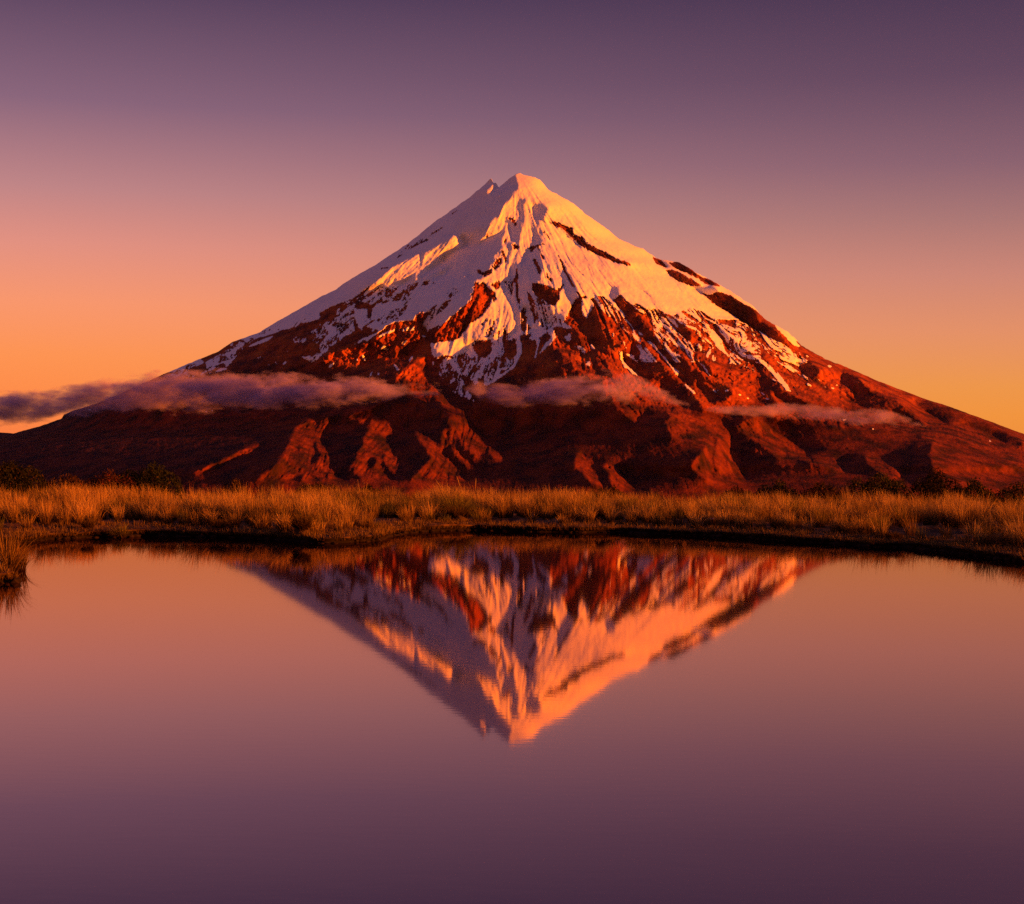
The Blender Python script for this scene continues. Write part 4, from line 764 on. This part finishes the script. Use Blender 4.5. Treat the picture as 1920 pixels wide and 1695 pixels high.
# ---------------------------------------------------------------- clouds
def cloud(name, label, knots, dens, seed, noise_scale=1.5, extra=60.0, thick=1.0, full=.62):
    """band of cloud; knots = (u, v centre, half height in image pixels)"""
    kn = np.array(knots, float); n = 40
    us = np.linspace(kn[0, 0], kn[-1, 0], n); vc = np.interp(us, kn[:, 0], kn[:, 1]); hv = np.interp(us, kn[:, 0], kn[:, 2])
    ymin = np.array([min(np.exp(samp(Q, np.full(9, a), np.clip(np.linspace(b-h-4, b+h+8, 9), np.interp(a, SKYLINE[:, 0], SKYLINE[:, 1])+2, 960), GU0, GV0, GST)).min(), 7900) for a, b, h in zip(us, vc, hv)])
    hy = np.clip(hv/3000*7000*1.1, 40, 130)*thick
    yc = ymin - hy*1.0 - extra
    yc = np.convolve(np.pad(yc, 4, mode='edge'), np.ones(9)/9, 'valid')
    yc = np.minimum(yc, ymin - hy*.8)
    P = at_dist(us, vc, yc); hz = hv/3000*yc
    o0 = P[0].copy(); x = P[:, 0]-o0[0]; yl = P[:, 1]-o0[1]; zl = P[:, 2]-o0[2]; Lx_ = x[-1]
    A = np.linspace(0, 2*np.pi, 14, endpoint=False)
    rg = np.random.default_rng(seed)
    grow = 1.45
    V = np.stack([np.repeat(x[:, None], 14, 1), yl[:, None]+np.cos(A)*hy[:, None]*grow, zl[:, None]+np.sin(A)*hz[:, None]*grow], -1)
    V[0, :, 0] -= 1; V[-1, :, 0] += 1
    F = [[a*14+b, a*14+(b+1) % 14, (a+1)*14+(b+1) % 14, (a+1)*14+b] for a in range(n-1) for b in range(14)]
    V = V.reshape(-1, 3); V = np.vstack([V, [[x[0]-2, yl[0], zl[0]], [x[-1]+2, yl[-1], zl[-1]]]])
    F3 = [[a, b, c] for a, b, c, d in F] + [[a, c, d] for a, b, c, d in F]
    e0 = n*14; F3 += [[e0, (b+1) % 14, b] for b in range(14)] + [[e0+1, (n-1)*14+b, (n-1)*14+(b+1) % 14] for b in range(14)]
    m, t, N, L = new_mat(name+'_vapour')
    out = N('ShaderNodeOutputMaterial'); pv = N('ShaderNodeVolumePrincipled'); L(pv.outputs[0], out.inputs['Volume'])
    pv.inputs['Color'].default_value = (.86, .68, 1.0, 1); pv.inputs['Anisotropy'].default_value = .1
    tx = N('ShaderNodeTexCoord'); s = N('ShaderNodeSeparateXYZ'); L(tx.outputs['Object'], s.inputs[0])
    fx = N('ShaderNodeMath'); fx.operation = 'DIVIDE'; L(s.outputs[0], fx.inputs[0]); fx.inputs[1].default_value = float(Lx_)
    def curve(vals):
        lo, hi = float(vals.min())-1, float(vals.max())+1
        c = N('ShaderNodeFloatCurve'); cm = c.mapping.curves[0]; idx = np.linspace(0, n-1, 14).astype(int)
        fr = x/Lx_
        cm.points[0].location = (0, (vals[0]-lo)/(hi-lo)); cm.points[1].location = (1, (vals[-1]-lo)/(hi-lo))
        for i_ in idx[1:-1]: cm.points.new(float(fr[i_]), float((vals[i_]-lo)/(hi-lo)))
        c.mapping.update(); L(fx.outputs[0], c.inputs['Value'])
        r = N('ShaderNodeMath'); r.operation = 'MULTIPLY_ADD'; L(c.outputs[0], r.inputs[0]); r.inputs[1].default_value = hi-lo; r.inputs[2].default_value = lo
        return r.outputs[0]
    def M(op, a, b=None):
        q_ = N('ShaderNodeMath'); q_.operation = op
        for i_, s_ in enumerate((a, b)):
            if s_ is None: continue
            if isinstance(s_, (int, float)): q_.inputs[i_].default_value = s_
            else: L(s_, q_.inputs[i_])
        return q_.outputs[0]
    zc_, yc_, hz_, hy_ = curve(zl), curve(yl), curve(hz), curve(hy)
    ez = M('DIVIDE', M('SUBTRACT', s.outputs[2], zc_), hz_); ey = M('DIVIDE', M('SUBTRACT', s.outputs[1], yc_), hy_)
    e2 = M('ADD', M('MULTIPLY', ez, ez), M('MULTIPLY', ey, ey))
    endf = M('MULTIPLY', M('MINIMUM', M('MULTIPLY', fx.outputs[0], 12), 1), M('MINIMUM', M('MULTIPLY', M('SUBTRACT', 1, fx.outputs[0]), 7), 1))
    mp = N('ShaderNodeMapping'); mp.inputs['Scale'].default_value = (.45, .8, 1.15); mp.inputs['Location'].default_value = (seed*77, 0, 0); L(tx.outputs['Object'], mp.inputs[0])
    n1 = N('ShaderNodeTexNoise'); n1.inputs['Scale'].default_value = .011*noise_scale; n1.inputs['Detail'].default_value = 9; n1.inputs['Roughness'].default_value = .66; L(mp.outputs[0], n1.inputs['Vector'])
    nz = M('MULTIPLY', M('SUBTRACT', n1.outputs[0], .5), 5.0)
    val = M('SUBTRACT', M('ADD', M('SUBTRACT', full, M('MULTIPLY', e2, .85)), nz), M('MULTIPLY', M('SUBTRACT', 1, endf), 1.4))
    dn = M('MULTIPLY', M('MINIMUM', M('MAXIMUM', val, 0), 1.0), dens)
    L(dn, pv.inputs['Density'])
    m.cycles.volume_step_rate = .12 if hasattr(m.cycles, 'volume_step_rate') else 1
    o = mesh_obj(name, V, np.array(F3), m); o.location = o0.tolist()
    return tag(o, label, 'cloud', 'cloud bands in front of the mountain')
cloud('cloud', 'long mauve cloud band drifting off the left flank across the sky', [(-500, 795, 30), (-150, 785, 32), (0, 768, 32), (110, 758, 30), (230, 736, 33), (330, 738, 35), (440, 730, 37), (520, 735, 33), (600, 733, 27), (700, 731, 24), (790, 729, 19), (860, 731, 13), (930, 736, 7)], .026, 1, full=.8)
cloud('cloud', 'pink cloud bank in front of the central gorge', [(858, 728, 8), (900, 735, 22), (980, 738, 25), (1050, 733, 30), (1110, 728, 32), (1180, 726, 28), (1240, 742, 17), (1300, 765, 9), (1330, 775, 6)], .020, 2)
cloud('cloud', 'thin pink cloud streak low on the right flank', [(1305, 765, 7), (1380, 768, 13), (1450, 768, 15), (1530, 776, 17), (1600, 780, 17), (1670, 784, 20), (1720, 796, 10), (1760, 803, 5)], .020, 3, 1.3)

# crumbled peat along the foot of the bank
rg = np.random.default_rng(77); VV, FF = [], []; o_ = 0
ico = np.array([[0, 0, 1], [.9, 0, .4], [.28, .85, .4], [-.72, .53, .4], [-.72, -.53, .4], [.28, -.85, .4], [.72, .53, -.4], [-.28, .85, -.4], [-.9, 0, -.4], [-.28, -.85, -.4], [.72, -.53, -.4], [0, 0, -1.]])
icf = np.array([[0, 1, 2], [0, 2, 3], [0, 3, 4], [0, 4, 5], [0, 5, 1], [1, 6, 2], [2, 7, 3], [3, 8, 4], [4, 9, 5], [5, 10, 1], [2, 6, 7], [3, 7, 8], [4, 8, 9], [5, 9, 10], [1, 10, 6], [11, 7, 6], [11, 8, 7], [11, 9, 8], [11, 10, 9], [11, 6, 10]])
for k in range(1500):
    q_ = int(rg.integers(0, ns)); 
    if not (sy_[q_] > 16 and abs(sx_[q_]) < 16): continue
    s_ = rg.uniform(.015, .06)*rg.uniform(.5, 1.2); t_ = rg.uniform(-.10, .06)+wob[q_]
    v_ = ico*rg.uniform(.6, 1.35, (12, 1))*np.array([s_*rg.uniform(1, 2.2), s_, s_*.75]) + [sx_[q_]+dirn[q_, 0]*t_, sy_[q_]+dirn[q_, 1]*t_, rg.uniform(-.01, .02)]
    VV.append(v_); FF.append(icf+o_); o_ += 12
o = mesh_obj('peat_rubble', np.vstack(VV), np.vstack(FF), M_PEAT); tag(o, kind='stuff')
# ---------------------------------------------------------------- thin evening haze
def haze(d):
    m, t, N, L = new_mat('evening_air'); out = N('ShaderNodeOutputMaterial'); pv = N('ShaderNodeVolumePrincipled'); L(pv.outputs[0], out.inputs['Volume'])
    pv.inputs['Color'].default_value = (.62, .55, 1.0, 1); pv.inputs['Density'].default_value = d; pv.inputs['Anisotropy'].default_value = .3
    a, z0, z1 = 13600.0, -190.0, 1650.0
    V = np.array([[x, y_, z] for z in (z0, z1) for x, y_ in ((-a, -a), (a, -a), (a, a), (-a, a))]); V[:, 1] += 1.0
    F = np.array([[0, 3, 2, 1], [4, 5, 6, 7], [0, 1, 5, 4], [1, 2, 6, 5], [2, 3, 7, 6], [3, 0, 4, 7]])
    tag(mesh_obj('haze', V, F, m), kind='stuff')
if HAZE > 0: haze(HAZE)
